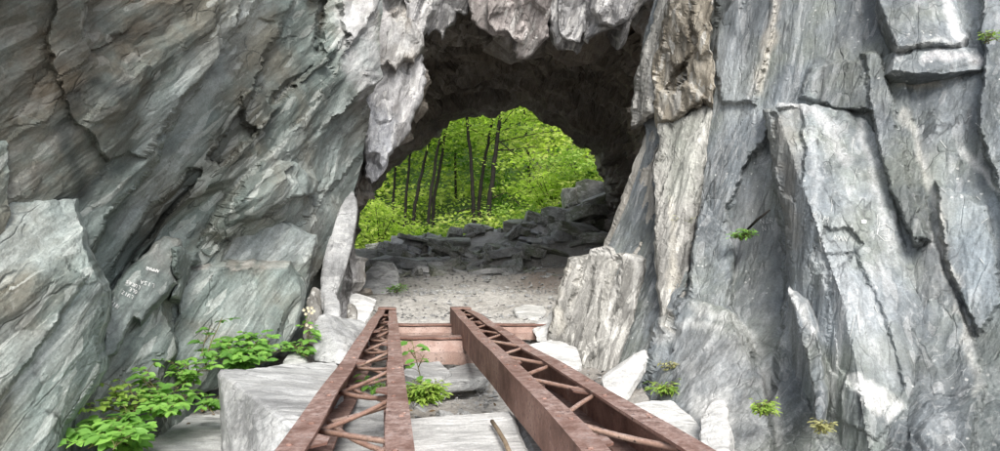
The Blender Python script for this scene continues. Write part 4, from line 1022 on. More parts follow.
def girder(label, ol0, ol1, or0, or1, seed, lowset):
    r = random.Random(seed)
    root = empty('girder'); tag(root, label, 'girder')
    org = (ol0 + or0) / 2 - Vector((0, 0, 0.2)); root.location = org
    lerp = lambda a, b, t: a + (b - a) * t
    T0 = -0.11
    H = lambda t: lerp(0.155, 0.25, max(t, 0))
    wob = lambda t, s: Vector((0, 0, 0.006 * math.sin(9 * t + s) + 0.004 * math.sin(23 * t + 2 * s)))
    for side in (0, 1):
        bm = bmesh.new(); secs = []
        for k in range(61):
            t = T0 + (1 - T0) * k / 60
            a, b = lerp(ol0, ol1, t), lerp(or0, or1, t)
            l = (b - a).normalized()
            if side: a, l = b, -l
            a = a + wob(t, seed + side) - org
            h = H(t); fw = 0.083 + 0.003 * math.sin(31 * t); th = 0.011
            up = Vector((0, 0, 1))
            prof = [(0, 0), (fw, 0), (fw, -th), (th, -th), (th, -h + th), (fw * 1.15, -h + th), (fw * 1.15, -h), (0, -h)]
            secs.append([a + l * x + up * z for x, z in prof])
        loft(bm, secs)
        for k in range(16):
            t = 0.0 + k / 15.5 * 0.98 + r.uniform(-.01, .01)
            a, b = lerp(ol0, ol1, t), lerp(or0, or1, t); l = (b - a).normalized()
            if side: a, l = b, -l
            stud(bm, a + wob(t, seed + side) + l * r.choice((0.03, 0.055)) - org, 0.010)
            if k % 3 == 1: stud(bm, a + wob(t, seed + side) + l * 0.022 + (ol1 - ol0).normalized() * 0.035 - org, 0.009)
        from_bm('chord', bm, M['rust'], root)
    # zigzag bars
    def node(t, side, dz, ins=0.045):
        a, b = lerp(ol0, ol1, t), lerp(or0, or1, t); l = (b - a).normalized()
        return (a + l * ins if side == 0 else b - l * ins) + Vector((0, 0, dz)) - org
    def zig(t0, n, dzl, dzr, first, rad, jit):
        t = t0; side = first
        w = lambda t: lerp((or0 - ol0).length, (or1 - ol1).length, t)
        step = (1 - t0 - 0.02) / n
        for k in range(n):
            t2 = t + step * r.uniform(1 - jit, 1 + jit)
            t2 = min(t2, 0.985)
            p = node(t, side, dzl if side == 0 else dzr); q = node(t2, 1 - side, dzr if side == 0 else dzl)
            bm = bmesh.new()
            sag = Vector((r.uniform(-.012, .012), r.uniform(-.02, .02), r.uniform(-.012, .004)))
            path = [p.lerp(q, s) + sag * math.sin(math.pi * s) for s in (0, .12, .3, .5, .7, .88, 1)]
            tube(bm, path, rad * r.uniform(.9, 1.1), 8)
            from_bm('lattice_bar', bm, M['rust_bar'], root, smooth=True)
            t = t2; side = 1 - side
    if lowset:
        zig(-0.03, 17, -0.085, -0.03, 0, 0.0098, 0.12)
        zig(-0.06, 15, -0.125, -0.135, 1, 0.010, 0.12)
    else:
        zig(-0.055, 15, -0.019, -0.019, 0, 0.0098, 0.10)
        zig(-0.02, 12, -0.15, -0.15, 1, 0.010, 0.10)
    for k in range(7):
        t = 0.03 + 0.14 * k; side = k % 2
        a, b = lerp(ol0, ol1, t), lerp(or0, or1, t); l = (b - a).normalized(); f = (ol1 - ol0).normalized()
        if side: a, l = b, -l
        c = a + l * 0.074 - Vector((0, 0, 0.0135)) - org
        bm = bmesh.new()
        sh = [(-.075, 0), (.075, 0), (.03, .055), (-.03, .055)]
        loft(bm, [[c + f * u + l * v_ for u, v_ in sh], [c + f * u + l * v_ - Vector((0, 0, 0.008)) for u, v_ in sh]])
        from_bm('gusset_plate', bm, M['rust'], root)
    # end plate at the far end
    bm = bmesh.new()
    a, b = ol1 - org, or1 - org
    f = ((ol1 - ol0).normalized()) * 0.014
    z = Vector((0, 0, 1))
    loft(bm, [[a + z * 0.004, b + z * 0.004, b - z * 0.25, a - z * 0.25], [a + f + z * 0.004, b + f + z * 0.004, b + f - z * 0.25, a + f - z * 0.25]])
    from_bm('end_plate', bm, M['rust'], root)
    bm = bmesh.new()
    a2, b2 = node(0.955, 0, 0.005, 0.0), node(0.955, 1, 0.005, 0.0)
    loft(bm, [[a2, b2, b + z * 0.005, a + z * 0.005], [a2 + z * 0.01, b2 + z * 0.01, b + z * 0.015, a + z * 0.015]])
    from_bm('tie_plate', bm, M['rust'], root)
    return root

YN, YF = 1.77, 7.1
girder('rusty lattice girder on the left, with thin bars slanting down inside it', V(275, 451, YN), V(379, 308, YF), V(415, 451, YN), V(396, 308.5, YF), 2, True)
girder('rusty lattice girder on the right, with bent zigzag bars across its open top', V(583, 451, YN), V(450, 308, YF), V(712, 451, YN), V(469, 308, YF), 6, False)

def beam(label, x0, x1, Y_, ztop, hh, dep, slope):
    """pressed steel cross beam: short sloping top, upright front"""
    root = empty('cross_beam', (x0, Y_, ztop - hh)); tag(root, label, 'beam')
    def sec(x):
        return [Vector((x, dep, hh)), Vector((x, 0.02, hh)), Vector((x, 0, hh - 0.012)), Vector((x, -slope, hh * 0.52)), Vector((x, -slope - 0.012, hh * 0.5)), Vector((x, -slope - 0.012, 0)), Vector((x, dep, 0))]
    bm = bmesh.new()
    n = 14
    loft(bm, [[p + Vector((0, 0, 0.004 * math.sin(k * 1.7))) for p in sec((x1 - x0) * k / n)] for k in range(n + 1)])
    from_bm('web', bm, M['rust_light'], root)
    bm = bmesh.new()
    s = [Vector((0, -0.012, 0)), Vector((0, dep + 0.02, 0)), Vector((0, dep + 0.02, 0.014)), Vector((0, -0.012, 0.014))]
    loft(bm, [[p + Vector(((x1 - x0) * k / 10, 0, hh + 0.003 + 0.003 * math.sin(k * 2.1))) for p in s] for k in range(11)])
    from_bm('flange', bm, M['rust'], root)
beam('pinkish rusty cross beam at the far ends of the girders', -1.36, 0.56, 6.85, CZ - 0.70, 0.15, 0.12, 0.02)
beam('pinkish rusty cross beam with a folded face, nearer of the two between the girders', -0.98, -0.08, 5.55, CZ - 0.685, 0.21, 0.14, 0.07)

bm = bmesh.new()
pth = [V(492, 424, 2.80), V(498, 433, 2.66), V(505, 445, 2.46), V(512, 462, 2.22)]
pth = [p + Vector((0, 0, 0.012)) for p in pth]
o0 = pth[0].copy(); tube(bm, [p - o0 for p in pth], 0.009, 8)
o = from_bm('metal_rod', bm, M['twig'], smooth=True); o.location = o0; tag(o, 'thin bent tan rod lying on the pale block between the girders', 'rod')

# ------------------------------------------------------------------ writing and scratches on the rock
def bvh_of(o):
    me = o.data
    return BVHTree.FromPolygons([v.co[:] for v in me.vertices], [tuple(p.vertices) for p in me.polygons])
def marks(name, target, bvhs, strokes, wid, mat, parent, label=None):
    """chalk strokes laid on the true rock surface"""
    cam = Vector((0, 0, CZ)); bm = bmesh.new()
    for s in strokes:
        pts_ = []
        for (x0, y0), (x1, y1) in zip(s[:-1], s[1:]):
            k = max(2, int(math.hypot(x1 - x0, y1 - y0) / 1.0))
            pts_ += [(x0 + (x1 - x0) * i / k, y0 + (y1 - y0) * i / k) for i in range(k)]
        pts_.append(s[-1])
        prev = None
        for i, (x, y) in enumerate(pts_):
            d = (V(x, y, 5) - cam).normalized()
            hits = [h for h in (b.ray_cast(cam, d) for b in bvhs) if h[0] is not None]
            if not hits: prev = None; continue
            loc, nr, _, dist = min(hits, key=lambda h: h[3])
            if nr.dot(d) > 0: nr = -nr
            j = min(i + 1, len(pts_) - 1); a = max(j - 1, 0)
            tx, ty = pts_[j][0] - pts_[a][0], pts_[j][1] - pts_[a][1]
            tl = math.hypot(tx, ty) + 1e-6
            side = Vector((-ty / tl, 0, -tx / tl)) * 1.0
            side = (side - nr * side.dot(nr)).normalized() * wid * 0.5 * random.uniform(.6, 1.2)
            c = loc - d * 0.006
            cur = [bm.verts.new(c - side), bm.verts.new(c + side), bm.verts.new(c + side - d * 0.002), bm.verts.new(c - side - d * 0.002)]
            if prev and (c - prev[1]).length < 0.15:
                pv = prev[0]
                for m_ in range(4): bm.faces.new((pv[m_], pv[(m_ + 1) % 4], cur[(m_ + 1) % 4], cur[m_]))
            prev = (cur, c)
    if not bm.faces: bm.free(); return
    o = from_bm(name, bm, mat, parent)
    if label: o['label'] = label
GLY = {'L': [[(0, 1), (0, 0), (.6, 0)]], 'I': [[(.3, 1), (.3, 0)]], 'S': [[(.7, .9), (.3, 1), (.1, .75), (.6, .4), (.5, .05), (.05, .1)]], 'A': [[(0, 0), (.35, 1), (.7, 0)], [(.15, .4), (.55, .4)]],
       'O': [[(.35, 1), (.05, .6), (.1, .1), (.5, 0), (.7, .5), (.35, 1)]], 'E': [[(.6, 1), (0, 1), (0, 0), (.6, 0)], [(0, .5), (.45, .5)]], 'U': [[(0, 1), (.05, .1), (.5, 0), (.65, 1)]], 'K': [[(0, 1), (0, 0)], [(.6, 1), (0, .45), (.65, 0)]],
       'M': [[(0, 0), (.1, 1), (.4, .4), (.7, 1), (.8, 0)]], 'R': [[(0, 0), (0, 1), (.55, .85), (.5, .55), (0, .5), (.65, 0)]], 'N': [[(0, 0), (0, 1), (.6, 0), (.6, 1)]], 'Z': [[(0, 1), (.6, 1), (0, 0), (.65, 0)]]}
def write(txt, x, y, size, ang):
    out = []; ca, sa = math.cos(ang), math.sin(ang)
    for i, ch in enumerate(txt):
        for s in GLY[ch]:
            out.append([(x + ca * (gx_ + i * .95) * size + sa * gy_ * size, y + sa * (gx_ + i * .95) * size - ca * gy_ * size) for gx_, gy_ in s])
    return out
gb = bvh_of(graffiti)
up = math.radians(197)
st_ = write('LISA', 154.5, 284, 3.9, up) + write('LUKAS', 140.5, 286.5, 3.3, math.radians(207)) + write('OLE', 137.5, 291, 3.3, math.radians(205)) + write('LUIZ', 133.5, 296.0, 3.4, math.radians(207)) + write('NIK', 119.5, 305.5, 4.2, math.radians(215)) + write('AMMAR', 159.5, 270.0, 3.0, math.radians(195))
marks('lettering', graffiti, [gb], st_, 0.006, M['chalk'], graffiti, 'white chalk names written on the smooth tilted slab')
bb = bvh_of(buttress); rb = bvh_of(right)
rs = random.Random(3)
scr = []
for k in range(14):
    x, y = rs.uniform(800, 880), rs.uniform(125, 330); a = rs.uniform(1.1, 1.9); L = rs.uniform(6, 22)
    scr.append([(x, y), (x + math.cos(a) * L * .5 + rs.uniform(-1.5, 1.5), y + math.sin(a) * L * .5), (x + math.cos(a) * L, y + math.sin(a) * L)])
scr += write('MAN', 834, 240, 5, 0.1) + write('KIM', 812, 218, 6, 0.3)
scr += [[(878, 226), (886, 224), (894, 230), (893, 240), (885, 241), (877, 234), (878, 226)], [(881, 230), (889, 229), (888, 236), (882, 235)]]
for s_ in scr: marks('scratch', buttress, [bb], [s_], 0.0028, M['chalk'], buttress)
dot = [[(862 + i * .8, 221.5 - 2.2 + abs(i - 2.5) * .3), (862 + i * .8, 221.5 + 2.2 - abs(i - 2.5) * .3)] for i in range(6)]
marks('paint_dot', buttress, [bb], dot, 0.011, M['chalk'], buttress, 'round white paint dot')
scr = []
for k in range(22):
    x, y = rs.uniform(660, 755), rs.uniform(110, 300); a = rs.uniform(1.2, 2.2); L = rs.uniform(3, 12)
    scr.append([(x, y), (x + math.cos(a) * L, y + math.sin(a) * L)])
for k in range(9):
    x, y = rs.uniform(905, 990), rs.uniform(110, 260); a = rs.choice((2.5, 2.6, 0.7, 0.9)); L = rs.uniform(3, 11)
    scr.append([(x, y), (x + math.cos(a) * L, y + math.sin(a) * L)])
scr += write('NORA', 761, 224, 5, -0.15) + write('NIL', 763, 231, 5, -0.15)
for s_ in scr: marks('scratch', right, [rb], [s_], 0.0028, M['chalk'], right)

# ------------------------------------------------------------------ plants
M['litter'] = leaf_mat('leaf_litter', (0.07, 0.045, 0.025), (0.24, 0.16, 0.085), 0.15)
LEAF = [(0, 0, 0), (.22, .22, .05), (.32, .5, .06), (.2, .8, .03), (0, 1.05, -.06), (-.2, .8, .03), (-.32, .5, .06), (-.22, .22, .05), (0, .3, -.02), (0, .7, -.03)]
LTRI = [(0, 1, 8), (1, 2, 8), (2, 9, 8), (2, 3, 9), (3, 4, 9), (0, 8, 7), (8, 6, 7), (8, 9, 6), (9, 5, 6), (9, 4, 5)]
LV = np.array(LEAF)
def leaves_mesh(name, items):
    """items: (origin, direction, normal, size, width, shade)"""
    vs, ts, cs = [], [], []
    for o_, d_, n_, s, w, c in items:
        d_ = Vector(d_).normalized(); n_ = Vector(n_); sd = d_.cross(n_).normalized(); n_ = sd.cross(d_)
        A = np.array([sd[:], d_[:], n_[:]]); b = len(vs)
        vs += list((LV * np.array([s * w, s, s])) @ A + np.array(o_[:]))
        ts += [(a + b, c_ + b, e + b) for a, c_, e in LTRI]; cs += [c] * len(LV)
    return mesh_from(name, np.array(vs), tris=ts, attrs={'cell': np.array(cs)})

def bramble(name, label, stems, size, mat, seed, group=None, cat='plant', shade=(0.1, 0.9), density=1.0, tri=True, width=1.0, smat='stem', rad=0.004, pull=0.0):
    """stems: lists of world points; trifoliate leaves along each"""
    r = random.Random(seed)
    eye = Vector((0, 0, CZ))
    stems = [[eye + (Vector(q) - eye) * (1 - pull) for q in s] for s in stems]
    root = empty(name, stems[0][0]); tag(root, label, cat, group)
    org = root.location.copy()
    bm = bmesh.new(); items = []
    for path in stems:
        path = [Vector(p) - org for p in path]
        tube(bm, path, [rad * (1 - 0.5 * i / len(path)) for i in range(len(path))], 5)
        L = sum((b - a).length for a, b in zip(path[:-1], path[1:]))
        n = max(2, int(L / (size * 0.62) * density))
        for k in range(n):
            t = (k + r.uniform(0.1, .9)) / n * (len(path) - 1); i = min(int(t), len(path) - 2)
            p = path[i].lerp(path[i + 1], t - i)
            a = r.uniform(0, 6.283)
            out = Vector((math.cos(a), math.sin(a) - 0.35, r.uniform(.2, .9))).normalized()
            q = p + out * size * r.uniform(.4, 1.1)
            mid = p.lerp(q, .5) + Vector((0, 0, size * .08))
            tube(bm, [p, mid, q], rad * 0.4, 4)
            c = r.uniform(*shade); s = size * r.uniform(.65, 1.15)
            nrm = Vector((r.uniform(-.4, .4), r.uniform(-.7, .1), 1)).normalized()
            fl = Vector((out.x, out.y, r.uniform(-.5, .15))).normalized()
            items.append((q, fl, nrm, s, width, c))
            if tri:
                for sg in (-1, 1):
                    ang = sg * r.uniform(1.1, 1.5)
                    f2 = Vector((fl.x * math.cos(ang) - fl.y * math.sin(ang), fl.x * math.sin(ang) + fl.y * math.cos(ang), fl.z + r.uniform(-.2, .2)))
                    items.append((q, f2, nrm + Vector((r.uniform(-.25, .25), r.uniform(-.25, .25), 0)), s * r.uniform(.7, .9), width, min(1, max(0, c + r.uniform(-.12, .12)))))
    from_bm('stem', bm, M[smat], root, smooth=True)
    link('foliage', leaves_mesh('foliage', items), mat, root)
    return root

def arcs(base, tips, lift, seed):
    r = random.Random(seed); out = []
    for t in tips:
        a, b = Vector(base), Vector(t)
        out.append([a.lerp(b, s) + Vector((r.uniform(-.02, .02), r.uniform(-.02, .02), lift * math.sin(math.pi * s) + r.uniform(-.01, .01))) for s in (0, .2, .4, .6, .8, 1)])
    return out

LB, LL = M['leaf_bramble'], M['leaf_light']
bramble('bramble', 'large leaved green bramble sprawling lowest, in the bottom left corner', arcs(V(130, 450, 3.2), [V(60, 446, 2.75), V(85, 430, 2.9), V(110, 420, 3.05), V(128, 415, 3.1), V(90, 448, 2.7), V(140, 436, 2.95), V(120, 446, 2.65), V(70, 436, 2.8), V(105, 440, 2.75)], 0.05, 1), 0.072, LB, 1, shade=(0.2, 1.0), density=2.2)
bramble('bramble', 'bramble of rounded leaves climbing above the lowest one, at the cliff foot', arcs(V(165, 415, 3.75), [V(140, 378, 3.6), V(150, 392, 3.6), V(160, 402, 3.5), V(178, 388, 3.8), V(185, 405, 3.7), V(150, 410, 3.4), V(146, 368, 3.75), V(195, 398, 3.9), V(170, 412, 3.4)], 0.04, 2), 0.062, LB, 2, pull=0.07, shade=(0.3, 0.95), density=2.0)
bramble('bramble', 'thin yellow green bramble shoot against the cliff left of the rounded leaves', arcs(V(135, 415, 3.5), [V(72, 413, 3.15), V(100, 405, 3.3), V(105, 388, 3.4), V(118, 392, 3.45), V(112, 398, 3.4), V(126, 384, 3.55)], 0.03, 3), 0.048, LL, 3, pull=0.07, shade=(0.1, 0.6), density=1.3)
bramble('bramble', 'dense bramble clump behind the large pale boulder', arcs(V(240, 372, 4.55), [V(212, 352, 4.6), V(222, 345, 4.7), V(238, 338, 4.85), V(252, 336, 4.9), V(265, 338, 4.95), V(275, 345, 4.9), V(282, 352, 4.8), V(255, 352, 4.6), V(232, 358, 4.5), V(270, 358, 4.65), V(245, 362, 4.4), V(220, 362, 4.45), V(258, 364, 4.45)], 0.06, 4), 0.066, LB, 4, pull=0.10, shade=(0.15, 1.0), density=2.2)
bramble('bramble', 'bramble with pale new leaves between the dense clump and the rounded leaves', arcs(V(190, 385, 4.4), [V(170, 362, 4.2), V(182, 368, 4.2), V(190, 358, 4.4), V(200, 364, 4.4), V(208, 372, 4.3), V(178, 376, 4.1)], 0.04, 5), 0.06, LB, 5, pull=0.10, shade=(0.6, 1.0), density=1.2)
bramble('bramble', 'tall bramble shoot rising against the cliff above the other leaves', [[V(206, 366, 4.55), V(208, 352, 4.6), V(212, 340, 4.65), V(218, 328, 4.7), V(222, 318, 4.75)], [V(206, 366, 4.55), V(202, 352, 4.55), V(205, 340, 4.6), V(210, 334, 4.65)]], 0.07, LB, 6, pull=0.12, shade=(0.1, 0.5), density=1.0)
bramble('bramble', 'small bramble tuft in front of the dark splintered stone', arcs(V(300, 358, 4.75), [V(294, 345, 4.7), V(302, 342, 4.75), V(308, 350, 4.7), V(298, 352, 4.6), V(306, 356, 4.6)], 0.03, 7), 0.075, LB, 7, pull=0.04, shade=(0.3, 0.7))
bramble('bramble', 'little bramble sprig on bare soil beside the large pale boulder', arcs(V(212, 410, 3.8), [V(205, 406, 3.7), V(215, 402, 3.75), V(220, 408, 3.65), V(210, 412, 3.6)], 0.03, 8), 0.06, LB, 8, pull=0.03, shade=(0.3, 0.8))
fl = bramble('flowering_plant', 'flowering plant with cream blossoms against the dark splintered stone', arcs(V(308, 345, 4.75), [V(303, 324, 4.75), V(309, 318, 4.75), V(313, 328, 4.7), V(307, 330, 4.7)], 0.02, 9), 0.06, LB, 9, shade=(0.4, 1.0), tri=False)
items = []
rp = random.Random(4)
for cx, cy in ((304, 310), (308, 308), (312, 308), (306, 314), (312, 313), (309, 311), (314, 311), (307, 325), (311, 327)):
    c = V(cx, cy, 4.70) - fl.location
    for k in range(6):
        a = k * 1.05 + rp.uniform(-.2, .2)
        items.append((c, (math.cos(a), -0.4, math.sin(a)), (0.1, -1, 0.3), 0.015, 1.0, rp.random()))
link('blossom', leaves_mesh('blossom', items), M['petal'], fl)
# litter at the foot of the left cliff
items = []; rp = random.Random(14)
for k in range(150):
    x = rp.uniform(-2.5, -1.4); y = rp.uniform(2.7, 5.2)
    items.append((Vector((x, y, float(gz(x, y)) + 0.035)), (rp.uniform(-1, 1), rp.uniform(-1, 1), rp.uniform(-.3, .3)), (rp.uniform(-.4, .4), rp.uniform(-.4, .4), 1), rp.uniform(.03, .055), 0.9, rp.random()))
for k in range(70):
    x = rp.uniform(-1.3, 0.4); y = rp.uniform(3.4, 6.4)
    items.append((Vector((x, y, float(gz(x, y)) + 0.035)), (rp.uniform(-1, 1), rp.uniform(-1, 1), rp.uniform(-.3, .3)), (rp.uniform(-.4, .4), rp.uniform(-.4, .4), 1), rp.uniform(.03, .05), 0.9, rp.random()))
tag(link('fallen_leaves', leaves_mesh('fallen_leaves', items), M['litter']), 'dry brown leaves scattered on the ground below the brambles and girders', kind='stuff')
# dry runner lying over the stones
bm = bmesh.new(); p0 = V(150, 400, 3.7)
tube(bm, [q - p0 for q in (V(150, 400, 3.7), V(172, 388, 3.95), V(190, 374, 4.25), V(205, 368, 4.45), V(222, 368, 4.5))], 0.006, 6)
tube(bm, [q - p0 for q in (V(162, 395, 3.8), V(158, 380, 3.85), V(162, 366, 3.95), V(170, 358, 4.0))], 0.004, 5)
o = from_bm('dry_runner', bm, M['twig'], smooth=True); o.location = p0; tag(o, 'dry brown bramble runner arching between the leaves and the flat slab', 'twig')

def tuft(name, label, px_, py_, Y_, spread, size, mat, seed, n=14, cat='plant', width=0.55, shade=(0.2, 1)):
    r = random.Random(seed); b = V(px_, py_, Y_); tips = []
    for k in range(n):
        a = r.uniform(0, 6.283)
        tips.append(b + Vector((math.cos(a) * spread, -abs(math.sin(a)) * spread * .8 - 0.02, r.uniform(-.1, 1.0) * spread)))
    return bramble(name, label, arcs(b, tips, 0.03, seed), size, mat, seed, cat=cat, tri=False, width=width, density=1.8, shade=shade, rad=0.0025)
tuft('fern_tuft', 'small green fern tuft growing from the crack beside a dark twig', 741, 240, 5.05, 0.085, 0.04, LB, 21, shade=(0.5, 1))
tuft('fern_tuft', 'yellow green tuft at the foot of the smooth buttress', 761, 414, 3.6, 0.06, 0.035, LL, 22)
tuft('weed_tuft', 'bright weed tuft behind the flat white boulder', 664, 394, 4.6, 0.08, 0.06, LL, 23, width=0.4)
tuft('weed_tuft', 'thin pale weed in the crack above the flat white boulder', 669, 374, 4.85, 0.10, 0.035, M['leaf_dry'], 24, n=8)
tuft('weed_tuft', 'small brownish plant in the crack high on the fluted rock', 683, 226, 5.6, 0.07, 0.03, M['leaf_dry'], 25, n=9)
tuft('weed_tuft', 'green tuft in the crack at the bottom edge of the buttress, right of the blade', 820, 432, 3.25, 0.04, 0.03, M['leaf_dry'], 26, n=8)
tuft('seedling_clump', 'bright yellow green seedling clump right beside the left girder', 423, 401, 4.1, 0.115, 0.055, LL, 27, n=70, shade=(0.3, 1.0))
bramble('sapling', 'thin green sapling standing up through the gap beside the left girder', [[V(422, 392, 4.6), V(420, 375, 4.55), V(415, 355, 4.5), V(412, 340, 4.5)], [V(418, 368, 4.55), V(424, 355, 4.5)], [V(415, 358, 4.5), V(408, 348, 4.5)]], 0.075, LB, 28, tri=False, shade=(0.2, 0.6), density=1.3)
tuft('weed_tuft', 'green weed under the bars of the left girder', 384, 395, 3.7, 0.10, 0.07, LB, 29, n=10)
tuft('weed_tuft', 'tiny green weed at the foot of the rounded grey boulder', 396, 293, 9.7, 0.13, 0.07, LB, 30, n=12)
tuft('weed_tuft', 'pale yellow leaf tuft on the rim of the upper right ledge', 986, 43, 4.0, 0.05, 0.03, LL, 31, n=6)
bm = bmesh.new(); p0 = V(748, 229, 5.1)
tube(bm, [V(748, 229, 5.1) - p0, V(757, 220, 4.95) - p0, V(770, 210, 4.8) - p0], [0.010, 0.012, 0.006], 7)
o = from_bm('twig', bm, M['dead'], smooth=True); o.location = p0; tag(o, 'short black twig sticking out of the crack above the fern tuft', 'twig')

# ------------------------------------------------------------------ wood beyond the arch
def quad_leaves(cen, size, shade, seed, up=0.6):
    r = np.random.default_rng(seed); n = len(cen)
    d = r.normal(size=(n, 3)); d[:, 2] *= 0.35; d /= np.linalg.norm(d, axis=1, keepdims=True)
    nn = r.normal(size=(n, 3)) + np.array([0, -0.3, up * 2]); s = np.cross(d, nn); s /= np.linalg.norm(s, axis=1, keepdims=True)
    nn = np.cross(s, d)
    sz = size * r.uniform(.6, 1.2, (n, 1))
    v = np.stack([cen - d * sz, cen + s * sz * .45 + nn * sz * .1, cen + d * sz, cen - s * sz * .45 + nn * sz * .1], 1).reshape(-1, 3)
    q = np.arange(n * 4).reshape(n, 4)
    return v, q, np.repeat(shade, 4)

def tree(label, path, rad, limbs, crowns, nleaf, size, seed, group='slender trees beyond the arch'):
    r = random.Random(seed); g_ = np.random.default_rng(seed)
    base = path[0]; root = empty('tree', base); tag(root, label, 'tree', group)
    path = [p - base for p in path]
    bm = bmesh.new()
    fine = []
    for a, b in zip(path[:-1], path[1:]):
        fine += [a.lerp(b, s / 4) + Vector((r.uniform(-.02, .02), 0, 0)) for s in range(4)]
    fine.append(path[-1])
    tube(bm, fine, [rad * (1.15 - 0.75 * i / len(fine)) for i in range(len(fine))], 8)
    from_bm('trunk', bm, M['bark'], root, smooth=True)
    sprays = []
    for k in range(limbs):
        t = r.uniform(.5, .98); i = int(t * (len(fine) - 1)); p = fine[i]
        a = r.uniform(0, 6.283); L = r.uniform(1.2, 2.8)
        q = p + Vector((math.cos(a) * L, math.sin(a) * L * .8, r.uniform(-.2, .9)))
        m_ = p.lerp(q, .5) + Vector((0, 0, r.uniform(0, .3)))
        bm = bmesh.new(); tube(bm, [p, m_, q], [rad * .28, rad * .18, rad * .06], 5)
        from_bm('limb', bm, M['bark'], root, smooth=True)
        sprays += [m_, q, m_.lerp(q, .5)]
    cl = []
    per = max(20, nleaf // (len(sprays) + crowns))
    for s in sprays:
        cl.append(np.array(s[:]) + g_.normal(size=(per, 3)) * np.array([.55, .5, .16]))
    top = np.array(path[-1][:])
    for k in range(crowns):
        c = top + g_.normal(size=3) * np.array([1.6, 1.3, 1.1])
        cl.append(c + g_.normal(size=(per, 3)) * np.array([.6, .55, .18]))
    cen = np.concatenate(cl)
    sh = np.clip(0.5 + 0.25 * fbm(cen * 0.8 + seed, 3, seed) * 2 + g_.normal(size=len(cen)) * .12, 0, 1)
    v, q, c = quad_leaves(cen, size, sh, seed)
    link('crown', mesh_from('crown', v, q, attrs={'cell': c}), M['leaf_tree'], root)
    return root

def trunk(pts, Y_, topz=9.0):
    out = [V(x, y, Y_) for x, y in pts]
    out[0].z = float(gz(out[0].x, Y_)) - 0.1
    d = (out[-1] - out[-2]).normalized()
    if d.z < 0.2: d = Vector((0, 0, 1))
    h = topz - out[-1].z
    if h > 0: out += [out[-1] + d * h * .5 / max(d.z, .3), out[-1] + d * h / max(d.z, .3)]
    return out
TR = [('dark straight trunk standing left of the forked pair in the middle', [(475, 240), (473, 200), (471, 160), (467, 118)], 22.0, 0.07),
      ('thin curved dark trunk between two straighter ones in the middle', [(479, 240), (479, 205), (482, 175), (488, 145), (493, 115)], 23.0, 0.07),
      ('thickest dark trunk leaning right in the middle of the arch', [(487, 240), (489, 205), (494, 165), (500, 120)], 21.5, 0.09),
      ('dark trunk leaning right, first of the close pair left of the middle', [(427, 240), (430, 200), (436, 160), (441, 130)], 23.0, 0.065),
      ('slim trunk hugging the leaning pair left of the middle', [(431, 240), (434, 200), (441, 160), (446, 130)], 24.0, 0.07),
      ('slim leaning trunk standing alone left of the close pair', [(411, 240), (415, 205), (421, 175), (427, 150)], 24.0, 0.07),
      ('dark upright trunk near the left wall of the arch', [(404, 240), (406, 200), (409, 165), (411, 140)], 24.5, 0.06),
      ('thin trunk half hidden by the left wall of the arch', [(392, 240), (393, 205), (395, 170), (397, 140)], 25.5, 0.06),
      ('faint thin trunk far behind on the right of the thick trunk', [(531, 215), (530, 180), (527, 140), (524, 110)], 27.0, 0.06),
      ('faint trunk far behind between the middle pair and the left group', [(455, 235), (456, 200), (455, 160), (457, 125)], 28.0, 0.06)]
for k, (lab, p_, Y_, rad) in enumerate(TR):
    tree(lab, trunk(p_, Y_), rad, 8, 12, 1700, 0.085, 500 + k)
# dead side branches crossing the gap belong to the thick trunk
tk_ = [o for o in bpy.data.objects if o.get('label', '').startswith('thickest dark trunk')][0]
for a in ([(488, 212), (470, 208), (450, 214), (432, 212)], [(498, 140), (512, 152), (528, 160), (545, 165)], [(496, 150), (510, 150), (530, 147), (552, 148)], [(490, 200), (505, 192), (520, 205), (530, 212)]):
    w = [V(x, y, 21.5 - 0.1 * i) - tk_.location for i, (x, y) in enumerate(a)]
    bm = bmesh.new(); tube(bm, w, [.028, .022, .015, .006], 5)
    from_bm('dead_branch', bm, M['bark'], tk_, smooth=True)

def shrub(label, px_, py_, Y_, rx, rz_, n, size, mat, seed, group='shrubs at the mouth of the tunnel'):
    b = V(px_, py_, Y_); b.z = float(gz(b.x, Y_)) - 0.05
    root = empty('shrub', b); tag(root, label, 'shrub', group)
    g_ = np.random.default_rng(seed); r = random.Random(seed)
    bm = bmesh.new(); cl = []
    k_ = max(8, n // 90)
    for k in range(k_):
        tip = Vector((g_.normal() * rx * .6, g_.normal() * rx * .4, abs(g_.normal()) * rz_ * .5 + rz_ * .25))
        tube(bm, [Vector((0, 0, 0)), tip * .5 + Vector((0, 0, .1)), tip], [.018, .012, .005], 5)
        cl.append(np.array(tip[:]) + g_.normal(size=(n // k_, 3)) * np.array([.3, .28, .12]) * max(rx, .5))
    from_bm('stem', bm, M['bark'], root, smooth=True)
    cen = np.concatenate(cl)
    v, q, c = quad_leaves(cen, size, np.clip(g_.normal(size=len(cen)) * .18 + .6, 0, 1), seed)
    link('foliage', mesh_from('foliage', v, q, attrs={'cell': c}), mat, root)
shrub('bright yellow green shrub hanging over the top of the right slope', 585, 165, 17.8, 0.8, 1.3, 1800, 0.07, LL, 601)
shrub('green shrub on the crest behind the large mossy boulder', 553, 190, 18.4, 1.0, 1.6, 1800, 0.08, M['leaf_tree'], 602)
shrub('leafy undergrowth bush at the left foot of the arch', 380, 232, 17.0, 0.8, 0.9, 1500, 0.07, M['leaf_tree'], 603)
shrub('low bush behind the rubble under the left trunks', 408, 238, 17.6, 0.9, 0.7, 1400, 0.07, M['leaf_tree'], 604)
shrub('low yellowish bush behind the thick trunk', 515, 205, 19.5, 1.0, 1.2, 1500, 0.08, LL, 605)
